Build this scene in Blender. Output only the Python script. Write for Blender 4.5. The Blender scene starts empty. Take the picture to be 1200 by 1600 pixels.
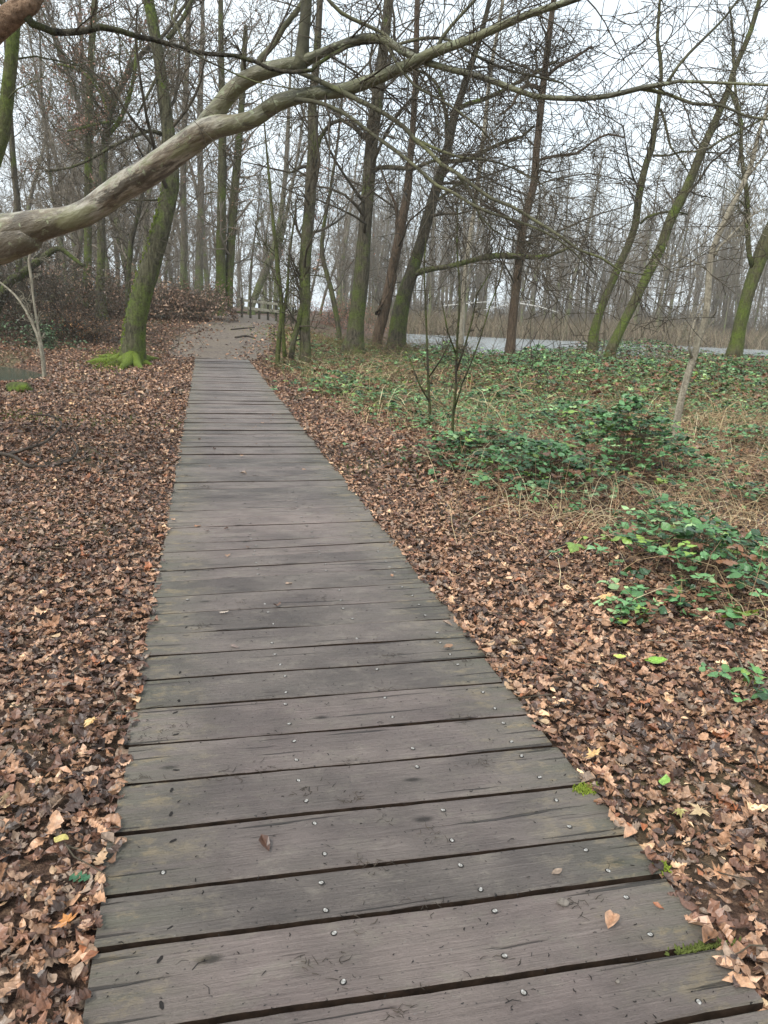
import bpy, math, random
import numpy as np
from mathutils import Vector, Matrix

# ------------------------------------------------------------------ camera, light, exposure
C = bpy.context.scene
COL = C.collection
F, PITCH, ROLL, EYE = 1155.0, math.radians(15.14), math.radians(2.5), 1.5
cp, sp_, cr, sr = math.cos(PITCH), math.sin(PITCH), math.cos(ROLL), math.sin(ROLL)

def ray(px, py):
    dx, dy = px - 600.0, py - 800.0
    x = dx * cr + dy * sr
    y = -dx * sr + dy * cr
    return (x / F, cp - y / F * sp_, -sp_ - y / F * cp)

def at(px, py, Y):                      # point at world distance Y seen at a pixel
    d = ray(px, py); t = Y / d[1]
    return Vector((d[0] * t, Y, EYE + d[2] * t))

def gz(px, py, z=0.0):                  # point of the plane z
    d = ray(px, py); t = (z - EYE) / d[2]
    return Vector((d[0] * t, d[1] * t, z))

cam_d = bpy.data.cameras.new('camera')
cam = bpy.data.objects.new('camera', cam_d); COL.objects.link(cam)
cam_d.sensor_fit = 'VERTICAL'; cam_d.sensor_height = 36.0; cam_d.sensor_width = 27.0
cam_d.lens = 36.0 * F / 1600.0
cam_d.clip_start = 0.05; cam_d.clip_end = 2000
right = Vector((cr, 0, 0)); fwd = Vector((0, cp, -sp_)); up0 = Vector((0, sp_, cp)); r0 = Vector((1, 0, 0))
xr = r0 * cr - up0 * (-sr) * 1.0
# image x axis in world: dx -> x=cr, y(down)=-sr  => world = r0*cr + up0*sr
xa = (r0 * cr + up0 * sr); ya = (up0 * cr - r0 * sr)
M = Matrix((( xa.x, ya.x, -fwd.x, 0), (xa.y, ya.y, -fwd.y, 0), (xa.z, ya.z, -fwd.z, EYE), (0, 0, 0, 1)))
cam.matrix_world = M
C.camera = cam

SUN_EL, SUN_AZ = math.radians(52), math.radians(215)      # azimuth from +Y clockwise
w = bpy.data.worlds.new('World'); C.world = w; w.use_nodes = True
nt = w.node_tree; N = nt.nodes; Lk = nt.links
for n in list(N): N.remove(n)
sky = N.new('ShaderNodeTexSky'); sky.sky_type = 'NISHITA'; sky.sun_disc = False
sky.sun_elevation = SUN_EL; sky.sun_rotation = SUN_AZ; sky.air_density = 1.2; sky.dust_density = 3.0
hs = N.new('ShaderNodeHueSaturation'); hs.inputs['Saturation'].default_value = 0.45
tc = N.new('ShaderNodeTexCoord'); ns = N.new('ShaderNodeTexNoise'); ns.inputs['Scale'].default_value = 2.2; ns.inputs['Detail'].default_value = 5
cl = N.new('ShaderNodeValToRGB')
cl.color_ramp.elements[0].position = 0.3; cl.color_ramp.elements[0].color = (5.0, 5.8, 6.4, 1)
cl.color_ramp.elements[1].position = 0.7; cl.color_ramp.elements[1].color = (6.9, 7.5, 7.9, 1)
mx = N.new('ShaderNodeMix'); mx.data_type = 'RGBA'; mx.inputs[0].default_value = 0.8
bg = N.new('ShaderNodeBackground'); bg.inputs['Strength'].default_value = 0.1
wo = N.new('ShaderNodeOutputWorld')
Lk.new(sky.outputs[0], hs.inputs['Color']); Lk.new(tc.outputs['Generated'], ns.inputs['Vector']); Lk.new(ns.outputs['Fac'], cl.inputs[0])
Lk.new(hs.outputs[0], mx.inputs[6]); Lk.new(cl.outputs[0], mx.inputs[7]); Lk.new(mx.outputs[2], bg.inputs['Color']); Lk.new(bg.outputs[0], wo.inputs[0])

sd = bpy.data.lights.new('sun', 'SUN'); sd.energy = 1.5; sd.angle = math.radians(18); sd.color = (1, 0.96, 0.9)
sun = bpy.data.objects.new('sun', sd); COL.objects.link(sun)
sv = Vector((math.sin(SUN_AZ) * math.cos(SUN_EL), math.cos(SUN_AZ) * math.cos(SUN_EL), math.sin(SUN_EL)))
sun.rotation_euler = sv.to_track_quat('Z', 'Y').to_euler(); sun.location = sv * 60
C.view_settings.view_transform = 'Standard'; C.view_settings.look = 'None'
C.view_settings.exposure = 1.08; C.view_settings.gamma = 1.0
C.render.engine = 'CYCLES'
C.cycles.max_bounces = 6; C.cycles.diffuse_bounces = 3; C.cycles.glossy_bounces = 2; C.cycles.transmission_bounces = 2
C.cycles.volume_bounces = 1; C.cycles.transparent_max_bounces = 8

HAZE = 0.0007
# ------------------------------------------------------------------ helpers
def lin(r, g, b):
    f = lambda c: (c / 255 / 12.92) if c / 255 <= 0.04045 else ((c / 255 + 0.055) / 1.055) ** 2.4
    return (f(r), f(g), f(b), 1.0)

def sstep(a, b, x):
    t = np.clip((x - a) / (b - a), 0, 1); return t * t * (3 - 2 * t)

def vnoise(x, y, seed=0):
    x = np.asarray(x, float); y = np.asarray(y, float)
    xi = np.floor(x); yi = np.floor(y); xf = x - xi; yf = y - yi
    def h(a, b):
        s = np.sin(a * 127.1 + b * 311.7 + seed * 74.7) * 43758.5453
        return s - np.floor(s)
    u = xf * xf * (3 - 2 * xf); v = yf * yf * (3 - 2 * yf)
    return (h(xi, yi) * (1 - u) + h(xi + 1, yi) * u) * (1 - v) + (h(xi, yi + 1) * (1 - u) + h(xi + 1, yi + 1) * u) * v

def terrain(X, Y):
    X = np.asarray(X, float); Y = np.asarray(Y, float)
    z = -0.045 + 0.03 * (vnoise(X * 0.9, Y * 0.9, 1) - 0.5)
    # knoll that carries the trail behind the boardwalk
    kx = np.exp(-np.clip((X + 8.0) / 6.2, 0, None) ** 2) * np.exp(-np.clip((-12 - X) / 14.0, 0, None) ** 2)
    z = z + 1.02 * sstep(19.5, 37, Y) * kx * (1 - 0.4 * sstep(60, 110, Y))
    # slope down to the right-hand pond and the pond bed
    d = sstep(-4.5, -0.5, X) if False else 1.0
    rp = sstep(-5.0, 0.5, X - 0.06 * (Y - 33))
    z = z - 0.25 * sstep(14, 31, Y) * rp
    z = z - 0.55 * sstep(31, 36, Y) * (1 - sstep(70, 76, Y)) * rp
    z = z + 0.5 * sstep(72, 100, Y) * rp
    u_ = X * .9710 + Y * .2390
    z = z - 0.16 * sstep(0.0, 0.10, np.minimum(u_ + 0.24, 1.16 - u_)) * (Y < 21.2)
    # left pond
    e = 1.12 - np.sqrt(((X + 13.9) / 6.0) ** 2 + ((Y - 15.6) / 5.2) ** 2)
    z = z - 0.85 * sstep(-0.12, 0.35, e)
    z = z + 0.6 * sstep(20.5, 24, Y) * (1 - sstep(-13, -10, X)) * sstep(-40, -20, X) * 0.6
    return z

def tz(x, y): return float(terrain(x, y))

def gt(px, py):                         # point of the terrain seen at a pixel
    z = 0.0
    for _ in range(25):
        p = gz(px, py, z); z = 0.5 * z + 0.5 * tz(p.x, p.y)
    return Vector((p.x, p.y, tz(p.x, p.y)))

def set_mesh(me, verts, faces, colors=None, smooth=True):
    """faces: list of int arrays (k, n)"""
    verts = np.asarray(verts, np.float32)
    me.vertices.add(len(verts)); me.vertices.foreach_set('co', verts.ravel())
    loops = np.concatenate([f.ravel() for f in faces]).astype(np.int32)
    tot = np.concatenate([np.full(len(f), f.shape[1], np.int32) for f in faces])
    st = np.concatenate([[0], np.cumsum(tot)[:-1]]).astype(np.int32)
    me.loops.add(len(loops)); me.loops.foreach_set('vertex_index', loops)
    me.polygons.add(len(tot)); me.polygons.foreach_set('loop_start', st); me.polygons.foreach_set('loop_total', tot)
    me.polygons.foreach_set('use_smooth', np.full(len(tot), smooth))
    if colors is not None:
        a = me.color_attributes.new('Col', 'FLOAT_COLOR', 'POINT')
        c = np.ones((len(verts), 4), np.float32); c[:, :3] = colors[:, :3]
        a.data.foreach_set('color', c.ravel())
    me.update(calc_edges=True)

def link(name, me, mat=None, parent=None, loc=None):
    if mat is not None and not me.materials: me.materials.append(mat)
    o = bpy.data.objects.new(name, me); COL.objects.link(o)
    if parent is not None: o.parent = parent
    if loc is not None: o.location = loc
    return o

def tag(o, label=None, cat=None, group=None, kind=None):
    if label: o['label'] = label
    if cat: o['category'] = cat
    if group: o['group'] = group
    if kind: o['kind'] = kind
    return o

def thing(name, loc, label, cat, group=None, rz=0.0):
    o = bpy.data.objects.new(name, None); COL.objects.link(o); o.location = loc; o.rotation_euler = (0, 0, rz)
    o.empty_display_size = 0.2
    return tag(o, label, cat, group)

class Tubes:
    """collects tapered tubes, builds them as one mesh"""
    def __init__(s): s.t = {}; s.caps = []
    def add(s, pts, rad, sides=3):
        s.t.setdefault((len(pts), sides), []).append(([tuple(p) for p in pts], list(rad)))
    def arrays(s, origin, rough=0.0, seed=0):
        V = []; Fq = []; Fn = []; off = 0; rs = np.random.RandomState(seed)
        o = np.array(origin, float)
        for (n, k), L in s.t.items():
            P = np.array([a[0] for a in L], float) - o; R = np.array([a[1] for a in L], float)
            T = np.gradient(P, axis=1); T /= np.linalg.norm(T, axis=2, keepdims=True) + 1e-9
            m = T.mean(axis=1); ref = np.zeros_like(m); ax = np.argmin(np.abs(m), axis=1); ref[np.arange(len(m)), ax] = 1
            A = np.cross(T, ref[:, None, :]); A /= np.linalg.norm(A, axis=2, keepdims=True) + 1e-9
            B = np.cross(T, A)
            th = np.arange(k) * 2 * math.pi / k
            rr = R[:, :, None] * np.ones(k)
            if rough and k >= 8:
                u = np.arange(n)[None, :, None]
                f = 0
                for q in (2, 3, 5, 7):
                    ph = rs.rand(len(L), 1, 1) * 6.28; w_ = rs.rand(len(L), 1, 1) * 0.9 - 0.45
                    f = f + np.sin(q * th[None, None, :] + ph + w_ * u) / q ** 0.7
                f = f + 0.9 * np.sin(u * 0.8 + rs.rand(len(L), 1, 1) * 6) * np.sin(th[None, None, :] + rs.rand(len(L), 1, 1) * 6)
                f = f + rs.normal(0, 0.35, (len(L), n, k))
                rr = rr * (1 + rough * f)
            W = P[:, :, None, :] + rr[..., None] * (np.cos(th)[None, None, :, None] * A[:, :, None, :] + np.sin(th)[None, None, :, None] * B[:, :, None, :])
            V.append(W.reshape(-1, 3))
            K = len(L)
            base = off + (np.arange(K) * n * k)[:, None, None] + (np.arange(n - 1) * k)[None, :, None] + np.arange(k)[None, None, :]
            nxt = off + (np.arange(K) * n * k)[:, None, None] + (np.arange(n - 1) * k)[None, :, None] + ((np.arange(k) + 1) % k)[None, None, :]
            Fq.append(np.stack([base, nxt, nxt + k, base + k], -1).reshape(-1, 4))
            if k >= 6:
                s0 = off + (np.arange(K) * n * k)[:, None] + np.arange(k)[None, ::-1]
                s1 = off + (np.arange(K) * n * k)[:, None] + (n - 1) * k + np.arange(k)[None, :]
                Fn.append((k, s0)); Fn.append((k, s1))
            off += K * n * k
        return np.concatenate(V), [np.concatenate(Fq)] + [f for _, f in Fn]
    def build(s, name, mat, parent=None, origin=(0, 0, 0), rough=0.0, seed=0, kind=None):
        v, f = s.arrays(origin, rough, seed)
        me = bpy.data.meshes.new(name); set_mesh(me, v, f)
        o = link(name, me, mat, parent)
        if parent is None: o.location = origin
        if kind: o['kind'] = kind
        return o

def spline(P, step):
    """Catmull-Rom through (Vector, radius) pairs"""
    out = []; n = len(P)
    for i in range(n - 1):
        p0, p1, p2, p3 = P[max(i - 1, 0)], P[i], P[i + 1], P[min(i + 2, n - 1)]
        k = max(1, int(round((p2[0] - p1[0]).length / step)))
        for j in range(k):
            t = j / k
            f = lambda a, b, c, d: 0.5 * ((2 * b) + (c - a) * t + (2 * a - 5 * b + 4 * c - d) * t * t + (3 * b - a - 3 * c + d) * t ** 3)
            out.append((f(p0[0], p1[0], p2[0], p3[0]), p1[1] + (p2[1] - p1[1]) * t))
    out.append(P[-1]); return out

def pix(L):
    """[(px, py, Y, width_px)] -> [(Vector, radius)]"""
    o = []
    for px, py, Y, wd in L:
        v = at(px, py, Y); dep = (v - Vector((0, 0, EYE))).dot(fwd)
        o.append((v, wd * 0.44 * dep / F))
    return o

def perp(d, rng):
    while True:
        v = Vector((rng.gauss(0, 1), rng.gauss(0, 1), rng.gauss(0, 1))); v = v - d * v.dot(d)
        if v.length > 0.1: return v.normalized()

def grow(tb, p, d, L, r, lvl, rng, P, tips=None):
    n = 3 if lvl >= P['max'] else (4 if lvl == P['max'] - 1 else 7)
    st = L / (n - 1); pts = [p.copy()]; dirs = [d.copy()]
    wob = P.get('wob', 0.28); upk = P.get('up', 0.05)
    for i in range(n - 1):
        d = d + Vector((rng.gauss(0, wob), rng.gauss(0, wob), rng.gauss(0, wob) + upk)); d.normalize()
        p = p + d * st; pts.append(p.copy()); dirs.append(d.copy())
    rm = P['rmin']; r1 = max(rm, r * 0.3)
    tb.add(pts, [max(rm, r + (r1 - r) * i / (n - 1)) for i in range(n)], 3 if r < 0.02 else (5 if r < 0.06 else 8))
    if tips is not None and lvl >= P['max'] - 1: tips.append((pts[-1], d)); tips.append((pts[1], d))
    if lvl >= P['max']: return
    nc = P['n'][lvl]; nc = int(nc) + (1 if rng.random() < nc - int(nc) else 0)
    for c in range(nc):
        t = 0.12 + 0.88 * (c + rng.random()) / nc
        k = min(t * (n - 1), n - 1.001); i = int(k); q = pts[i].lerp(pts[i + 1], k - i)
        a = math.radians(rng.uniform(28, 72)); dd = dirs[i + 1] * math.cos(a) + perp(dirs[i + 1], rng) * math.sin(a)
        grow(tb, q, dd.normalized(), L * P['ratio'] * (1.15 - 0.6 * t) * rng.uniform(0.6, 1.25), max(rm, (r + (r1 - r) * t) * 0.55), lvl + 1, rng, P, tips)

def sprout(tb, path, n, L, rng, P, t0=0.2, t1=1.0, lvl=1, bias=Vector((0, 0, 0.2)), rf=0.35, ang=(40, 85), tips=None, rcap=0.06):
    m = len(path)
    for c in range(n):
        t = t0 + (t1 - t0) * (c + rng.random()) / n
        k = min(t * (m - 1), m - 1.001); i = int(k)
        q = path[i][0].lerp(path[i + 1][0], k - i); r = path[i][1]
        d = (path[i + 1][0] - path[i][0]).normalized()
        a = math.radians(rng.uniform(*ang)); dd = d * math.cos(a) + perp(d, rng) * math.sin(a) + bias
        grow(tb, q, dd.normalized(), L * (0.3 + 1.15 * rng.random() ** 1.4) * (1.1 - 0.45 * t), min(max(P['rmin'], r * rf * rng.uniform(0.6, 1.1)), rcap), lvl, rng, P, tips)

# ------------------------------------------------------------------ materials
def new_mat(name):
    m = bpy.data.materials.new(name); m.use_nodes = True; nt = m.node_tree
    b = nt.nodes['Principled BSDF']; return m, nt, b
def nd(nt, t, **kw):
    n = nt.nodes.new(t)
    for k, v in kw.items():
        if k in n.inputs: n.inputs[k].default_value = v
        else: setattr(n, k, v)
    return n
def mapped(nt, scale=(1, 1, 1), coord='Object'):
    t = nt.nodes.new('ShaderNodeTexCoord'); m = nt.nodes.new('ShaderNodeMapping'); m.inputs['Scale'].default_value = scale
    nt.links.new(t.outputs[coord], m.inputs['Vector']); return m.outputs[0]
def noise(nt, vec, scale, detail=4, rough=0.6):
    n = nd(nt, 'ShaderNodeTexNoise'); n.inputs['Scale'].default_value = scale; n.inputs['Detail'].default_value = detail; n.inputs['Roughness'].default_value = rough
    nt.links.new(vec, n.inputs['Vector']); return n.outputs['Fac']
def ramp(nt, fac, stops):
    r = nt.nodes.new('ShaderNodeValToRGB'); e = r.color_ramp.elements
    while len(e) < len(stops): e.new(0.5)
    for q, (p, c) in zip(e, stops): q.position = p; q.color = c if len(c) == 4 else (*c, 1)
    nt.links.new(fac, r.inputs[0]); return r.outputs[0]
def mixc(nt, fac, a, b, mode='MIX'):
    m = nt.nodes.new('ShaderNodeMix'); m.data_type = 'RGBA'; m.blend_type = mode
    for s, v in ((0, fac), (6, a), (7, b)):
        if hasattr(v, 'links') or hasattr(v, 'is_linked'): nt.links.new(v, m.inputs[s])
        else: m.inputs[s].default_value = v
    return m.outputs[2]
def mathn(nt, op, a, b=0.0, clamp=False):
    m = nt.nodes.new('ShaderNodeMath'); m.operation = op; m.use_clamp = clamp
    for s, v in ((0, a), (1, b)):
        if hasattr(v, 'is_linked'): nt.links.new(v, m.inputs[s])
        else: m.inputs[s].default_value = v
    return m.outputs[0]
def bump(nt, b, h, dist=0.01, strength=1.0):
    n = nt.nodes.new('ShaderNodeBump'); n.inputs['Distance'].default_value = dist; n.inputs['Strength'].default_value = strength
    nt.links.new(h, n.inputs['Height']); nt.links.new(n.outputs[0], b.inputs['Normal'])

def bark(name, dark, light, moss=(0.10, 0.13, 0.03), mossy=0.3, mtop=3.0, sc=1.0, rough=0.85, streak=True):
    m, nt, b = new_mat(name)
    v = mapped(nt, (9 * sc, 9 * sc, (1.6 if streak else 6) * sc)); v2 = mapped(nt, (1, 1, 1))
    a = noise(nt, v, 2.0, 6, 0.7); c = noise(nt, v2, 1.6 * sc, 4, 0.6); f = noise(nt, v2, 22 * sc, 3, 0.7)
    base = ramp(nt, a, [(0.38, dark), (0.62, light)])
    base = mixc(nt, mathn(nt, 'MULTIPLY', c, 0.6), base, ramp(nt, f, [(0.35, dark), (0.65, light)]))
    # moss grows in patches, more of it low on the trunk
    tcn = nt.nodes.new('ShaderNodeTexCoord'); sx = nt.nodes.new('ShaderNodeSeparateXYZ'); nt.links.new(tcn.outputs['Object'], sx.inputs[0])
    h = mathn(nt, 'DIVIDE', sx.outputs[2], mtop); h = mathn(nt, 'SUBTRACT', 1.0, h, True)
    h = mathn(nt, 'MULTIPLY', h, 0.16); k = mathn(nt, 'ADD', c, h)
    mf = nt.nodes.new('ShaderNodeMapRange'); mf.inputs[1].default_value = 0.90 - mossy * 0.42; mf.inputs[2].default_value = 1.10 - mossy * 0.42
    nt.links.new(mathn(nt, 'ADD', k, mathn(nt, 'MULTIPLY', f, 0.14)), mf.inputs[0])
    mcol = ramp(nt, f, [(0.3, tuple(x * 0.6 for x in moss[:3])), (0.7, tuple(x * 1.5 for x in moss[:3]))])
    nt.links.new(mixc(nt, mf.outputs[0], base, mcol), b.inputs['Base Color'])
    b.inputs['Roughness'].default_value = rough; b.inputs['Specular IOR Level'].default_value = 0.25
    bump(nt, b, mathn(nt, 'ADD', a, mathn(nt, 'MULTIPLY', f, 0.5)), 0.06 / sc)
    return m

def plain(name, c1, c2, scale=5, rough=0.8, spec=0.3, coord='Object'):
    m, nt, b = new_mat(name); v = mapped(nt, (1, 1, 1), coord)
    f = noise(nt, v, scale, 4); nt.links.new(ramp(nt, f, [(0.3, c1), (0.7, c2)]), b.inputs['Base Color'])
    b.inputs['Roughness'].default_value = rough; b.inputs['Specular IOR Level'].default_value = spec
    bump(nt, b, f, 0.004); return m

def vcol(name, rough=0.6, spec=0.35, trans=0.0, var=0.35, vs=60):
    m, nt, b = new_mat(name)
    a = nt.nodes.new('ShaderNodeVertexColor'); a.layer_name = 'Col'
    f = noise(nt, mapped(nt), vs, 3); g = ramp(nt, f, [(0.3, (1 - var,) * 3), (0.7, (1 + var,) * 3)])
    nt.links.new(mixc(nt, 1.0, a.outputs[0], g, 'MULTIPLY'), b.inputs['Base Color'])
    b.inputs['Roughness'].default_value = rough; b.inputs['Specular IOR Level'].default_value = spec
    bump(nt, b, f, 0.002)
    return m

M_twig = plain('twig_bark', (0.035, 0.028, 0.019, 1), (0.10, 0.082, 0.055, 1), 3)
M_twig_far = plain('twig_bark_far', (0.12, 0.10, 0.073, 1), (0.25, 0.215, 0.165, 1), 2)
M_twig_green = plain('twig_bark_green', (0.04, 0.04, 0.018, 1), (0.10, 0.10, 0.045, 1), 3)
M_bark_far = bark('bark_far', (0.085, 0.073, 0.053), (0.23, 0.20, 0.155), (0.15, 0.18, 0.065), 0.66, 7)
M_bark = bark('bark_brown', (0.024, 0.020, 0.013), (0.135, 0.115, 0.078), (0.085, 0.105, 0.024), 0.70, 6)
M_bark_green = bark('bark_algae', (0.040, 0.036, 0.018), (0.135, 0.125, 0.065), (0.095, 0.125, 0.022), 0.72, 7)
M_bark_dark = bark('bark_dark', (0.018, 0.015, 0.010), (0.095, 0.082, 0.055), (0.075, 0.10, 0.018), 0.66, 6)
M_bark_mossy = bark('bark_mossy', (0.025, 0.024, 0.013), (0.14, 0.13, 0.075), (0.10, 0.14, 0.02), 0.72, 2.8)
M_bark_red = bark('bark_red', (0.040, 0.028, 0.019), (0.15, 0.105, 0.068), (0.07, 0.08, 0.03), 0.2, 3)
M_bark_grey = bark('bark_grey', (0.20, 0.175, 0.13), (0.46, 0.41, 0.31), (0.13, 0.14, 0.05), 0.1, 3)
M_moss = plain('moss_bright', (0.03, 0.045, 0.010, 1), (0.19, 0.24, 0.035, 1), 34, 0.95, 0.1)
M_moss_d = plain('moss_dull', (0.05, 0.06, 0.018, 1), (0.15, 0.18, 0.045, 1), 10, 0.95, 0.1)

# ------------------------------------------------------------------ ground, trail, water
def grid_axis(bp):
    out = []
    for a, b, s in bp: out += list(np.arange(a, b, s))
    return np.array(out + [bp[-1][1]])

def path_x(Y): return np.interp(Y, [20, 21.6, 24, 28, 33, 38, 44, 60], [-4.75, -5.15, -5.6, -6.0, -6.5, -7.1, -8.3, -14])
def path_w(Y): return np.interp(Y, [20, 22, 26, 32, 38, 60], [1.0, 1.25, 1.7, 1.6, 1.3, 1.2])

gx = grid_axis([(-500, -60, 40), (-60, -24, 3), (-24, -10, 0.5), (-10, 10, 0.22), (10, 30, 0.8), (30, 80, 4), (80, 500, 40)])
gy = grid_axis([(-60, -2, 4), (-2, 12, 0.2), (12, 45, 0.4), (45, 110, 1.5), (110, 600, 35)])
XX, YY = np.meshgrid(gx, gy); ZZ = terrain(XX, YY) + 0.012 * (vnoise(XX * 5, YY * 5, 4) - 0.5)
ny, nx = XX.shape
idx = np.arange(nx * ny).reshape(ny, nx)
me = bpy.data.meshes.new('ground')
set_mesh(me, np.stack([XX, YY, ZZ], -1).reshape(-1, 3), [np.stack([idx[:-1, :-1], idx[:-1, 1:], idx[1:, 1:], idx[1:, :-1]], -1).reshape(-1, 4)])
m, nt, b = new_mat('leafy_earth')
v = mapped(nt); a = noise(nt, v, 26, 5, 0.75); c = noise(nt, v, 0.5, 4); d = noise(nt, v, 9, 4, .7)
k = ramp(nt, a, [(0.3, (0.03, 0.02, 0.015)), (0.5, (0.10, 0.06, 0.042)), (0.68, (0.26, 0.17, 0.11))])
k2 = ramp(nt, a, [(0.3, (0.05, 0.045, 0.025)), (0.7, (0.17, 0.14, 0.075))])
nt.links.new(mixc(nt, ramp(nt, c, [(0.5, (0, 0, 0)), (0.62, (1, 1, 1))]), k, k2), b.inputs['Base Color'])
b.inputs['Roughness'].default_value = 0.8; b.inputs['Specular IOR Level'].default_value = .2; bump(nt, b, mathn(nt, 'ADD', a, d), 0.03)
tag(link('ground', me, m), kind='structure')

def sheet(name, centre, width, Ys, mat, lift=0.006, nx=14, soft=0.25):
    V = []; 
    for j, y in enumerate(Ys):
        for i in range(nx + 1):
            t = i / nx * 2 - 1
            wob = soft * (vnoise(y * 1.3 + (5 if t < 0 else 50), 3.3, 7) - 0.5) * abs(t)
            x = float(centre(y)) + t * (float(width(y)) + wob)
            V.append((x, y, tz(x, y) + 0.012 * (float(vnoise(x * 5, y * 5, 4)) - 0.5) + lift + 0.01 * (1 - t * t)))
    n = nx + 1; I = np.arange(len(V)).reshape(-1, n)
    me = bpy.data.meshes.new(name)
    set_mesh(me, np.array(V), [np.stack([I[:-1, :-1], I[:-1, 1:], I[1:, 1:], I[1:, :-1]], -1).reshape(-1, 4)])
    return tag(link(name, me, mat), kind='structure')
m, nt, b = new_mat('trodden_earth')
v = mapped(nt); a = noise(nt, v, 9, 5, .7); c = noise(nt, v, 1.1, 4)
k = ramp(nt, a, [(0.40, (0.060, 0.044, 0.033)), (0.60, (0.185, 0.148, 0.115))])
nt.links.new(mixc(nt, ramp(nt, c, [(0.42, (0, 0, 0)), (0.6, (1, 1, 1))]), k, (0.15, 0.118, 0.085, 1)), b.inputs['Base Color'])
b.inputs['Roughness'].default_value = 0.75; bump(nt, b, a, 0.03)
sheet('path', path_x, path_w, np.arange(21.55, 46, 0.4), m)

def water(name, pts, z, col, rough):
    me = bpy.data.meshes.new(name); set_mesh(me, np.array([(x, y, z) for x, y in pts]), [np.arange(len(pts))[None, :]], smooth=False)
    m, nt, b = new_mat(name + '_surface'); b.inputs['Base Color'].default_value = col; b.inputs['Roughness'].default_value = rough
    b.inputs['IOR'].default_value = 1.33; b.inputs['Specular IOR Level'].default_value = 0.9
    f = noise(nt, mapped(nt, (1, 0.5, 1)), 5, 3); bump(nt, b, f, 0.01, 0.35)
    return tag(link(name, me, m), kind='structure')
water('pond_water', [(-8, 30), (70, 30), (90, 80), (-8, 80)], -0.42, (0.30, 0.33, 0.34, 1), 0.22)
water('ditch_water', [(-24, 9), (-7, 9), (-7, 22), (-24, 22)], -0.36, (0.05, 0.065, 0.045, 1), 0.2)

# ------------------------------------------------------------------ boardwalk
BA = math.atan(0.2461); U = Vector((-math.sin(BA), math.cos(BA), 0)); Nn = Vector((math.cos(BA), math.sin(BA), 0))
LX, RX = -0.3045, 1.2531                                  # x of both edges at Y = 0; x = LX - .2461 Y
slope = 0.2461
m_pl, nt, b = new_mat('weathered_plank')
oi = nt.nodes.new('ShaderNodeObjectInfo')
tcn = nt.nodes.new('ShaderNodeTexCoord'); off = nt.nodes.new('ShaderNodeVectorMath'); off.operation = 'ADD'
cb = nt.nodes.new('ShaderNodeCombineXYZ'); mm = mathn(nt, 'MULTIPLY', oi.outputs['Random'], 57.0)
nt.links.new(mm, cb.inputs[0]); nt.links.new(mm, cb.inputs[1])
nt.links.new(tcn.outputs['Object'], off.inputs[0]); nt.links.new(cb.outputs[0], off.inputs[1])
def mp(sc):
    q = nt.nodes.new('ShaderNodeMapping'); q.inputs['Scale'].default_value = sc; nt.links.new(off.outputs[0], q.inputs[0]); return q.outputs[0]
grain = noise(nt, mp((4, 120, 30)), 1.0, 7, 0.8)
grain2 = noise(nt, mp((1.0, 26, 10)), 1.0, 3, 0.6)
blot = noise(nt, mp((4.0, 9, 4)), 1.0, 5, 0.65)
spk = noise(nt, mp((70, 90, 60)), 1.0, 3, 0.6)
mud = noise(nt, mp((5, 8, 3)), 1.3, 7, 0.75)
col = ramp(nt, grain, [(0.27, (0.022, 0.018, 0.017)), (0.40, (0.156, 0.124, 0.112)), (0.60, (0.215, 0.177, 0.161)), (0.80, (0.32, 0.27, 0.25))])
col = mixc(nt, ramp(nt, blot, [(0.35, (0, 0, 0)), (0.7, (0.55, 0.55, 0.55))]), col, (0.110, 0.095, 0.080, 1))
tone = ramp(nt, oi.outputs['Random'], [(0.0, (0.76, 0.77, 0.75)), (0.5, (1.0, 0.98, 0.97)), (1.0, (1.22, 1.17, 1.15))])
col = mixc(nt, 1.0, col, tone, 'MULTIPLY')
# pale dried mud and scuffs
mudf = ramp(nt, mud, [(0.515, (0, 0, 0)), (0.63, (0.62, 0.62, 0.62))])
col = mixc(nt, mudf, col, (0.22, 0.19, 0.155, 1))
spf = ramp(nt, spk, [(0.67, (0, 0, 0)), (0.73, (0.7, 0.7, 0.7))])
col = mixc(nt, spf, col, (0.24, 0.22, 0.2, 1))
spd = ramp(nt, spk, [(0.30, (1, 1, 1)), (0.35, (0, 0, 0))])
col = mixc(nt, spd, col, (0.012, 0.010, 0.009, 1))
kn = nt.nodes.new('ShaderNodeTexVoronoi'); kn.inputs['Scale'].default_value = 1.0; nt.links.new(mp((2.1, 5.2, 2)), kn.inputs['Vector'])
col = mixc(nt, ramp(nt, kn.outputs['Distance'], [(0.035, (.9, .9, .9)), (0.085, (0, 0, 0))]), col, (0.022, 0.015, 0.011, 1))
damp = noise(nt, mp((2.2, 2.6, 2)), 1.0, 3, .55); col = mixc(nt, 1.0, col, ramp(nt, damp, [(0.36, (.66, .65, .66)), (0.6, (1.08, 1.08, 1.07))]), 'MULTIPLY')
# green and bare-wood wear at the plank ends
sx = nt.nodes.new('ShaderNodeSeparateXYZ'); nt.links.new(tcn.outputs['Object'], sx.inputs[0])
ex = mathn(nt, 'ABSOLUTE', sx.outputs[0]); mr = nt.nodes.new('ShaderNodeMapRange'); mr.inputs[1].default_value = 0.42; mr.inputs[2].default_value = 0.78
nt.links.new(ex, mr.inputs[0])
endf = mathn(nt, 'MULTIPLY', mr.outputs[0], ramp(nt, grain2, [(0.35, (0.2, 0.2, 0.2)), (0.6, (1, 1, 1))]))
col = mixc(nt, mathn(nt, 'MULTIPLY', endf, 0.55), col, (0.13, 0.135, 0.085, 1))
e2 = mathn(nt, 'MULTIPLY', endf, ramp(nt, mud, [(0.52, (0, 0, 0)), (0.60, (1, 1, 1))]))
col = mixc(nt, mathn(nt, 'MULTIPLY', e2, 0.75), col, (0.30, 0.22, 0.12, 1))
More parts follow.
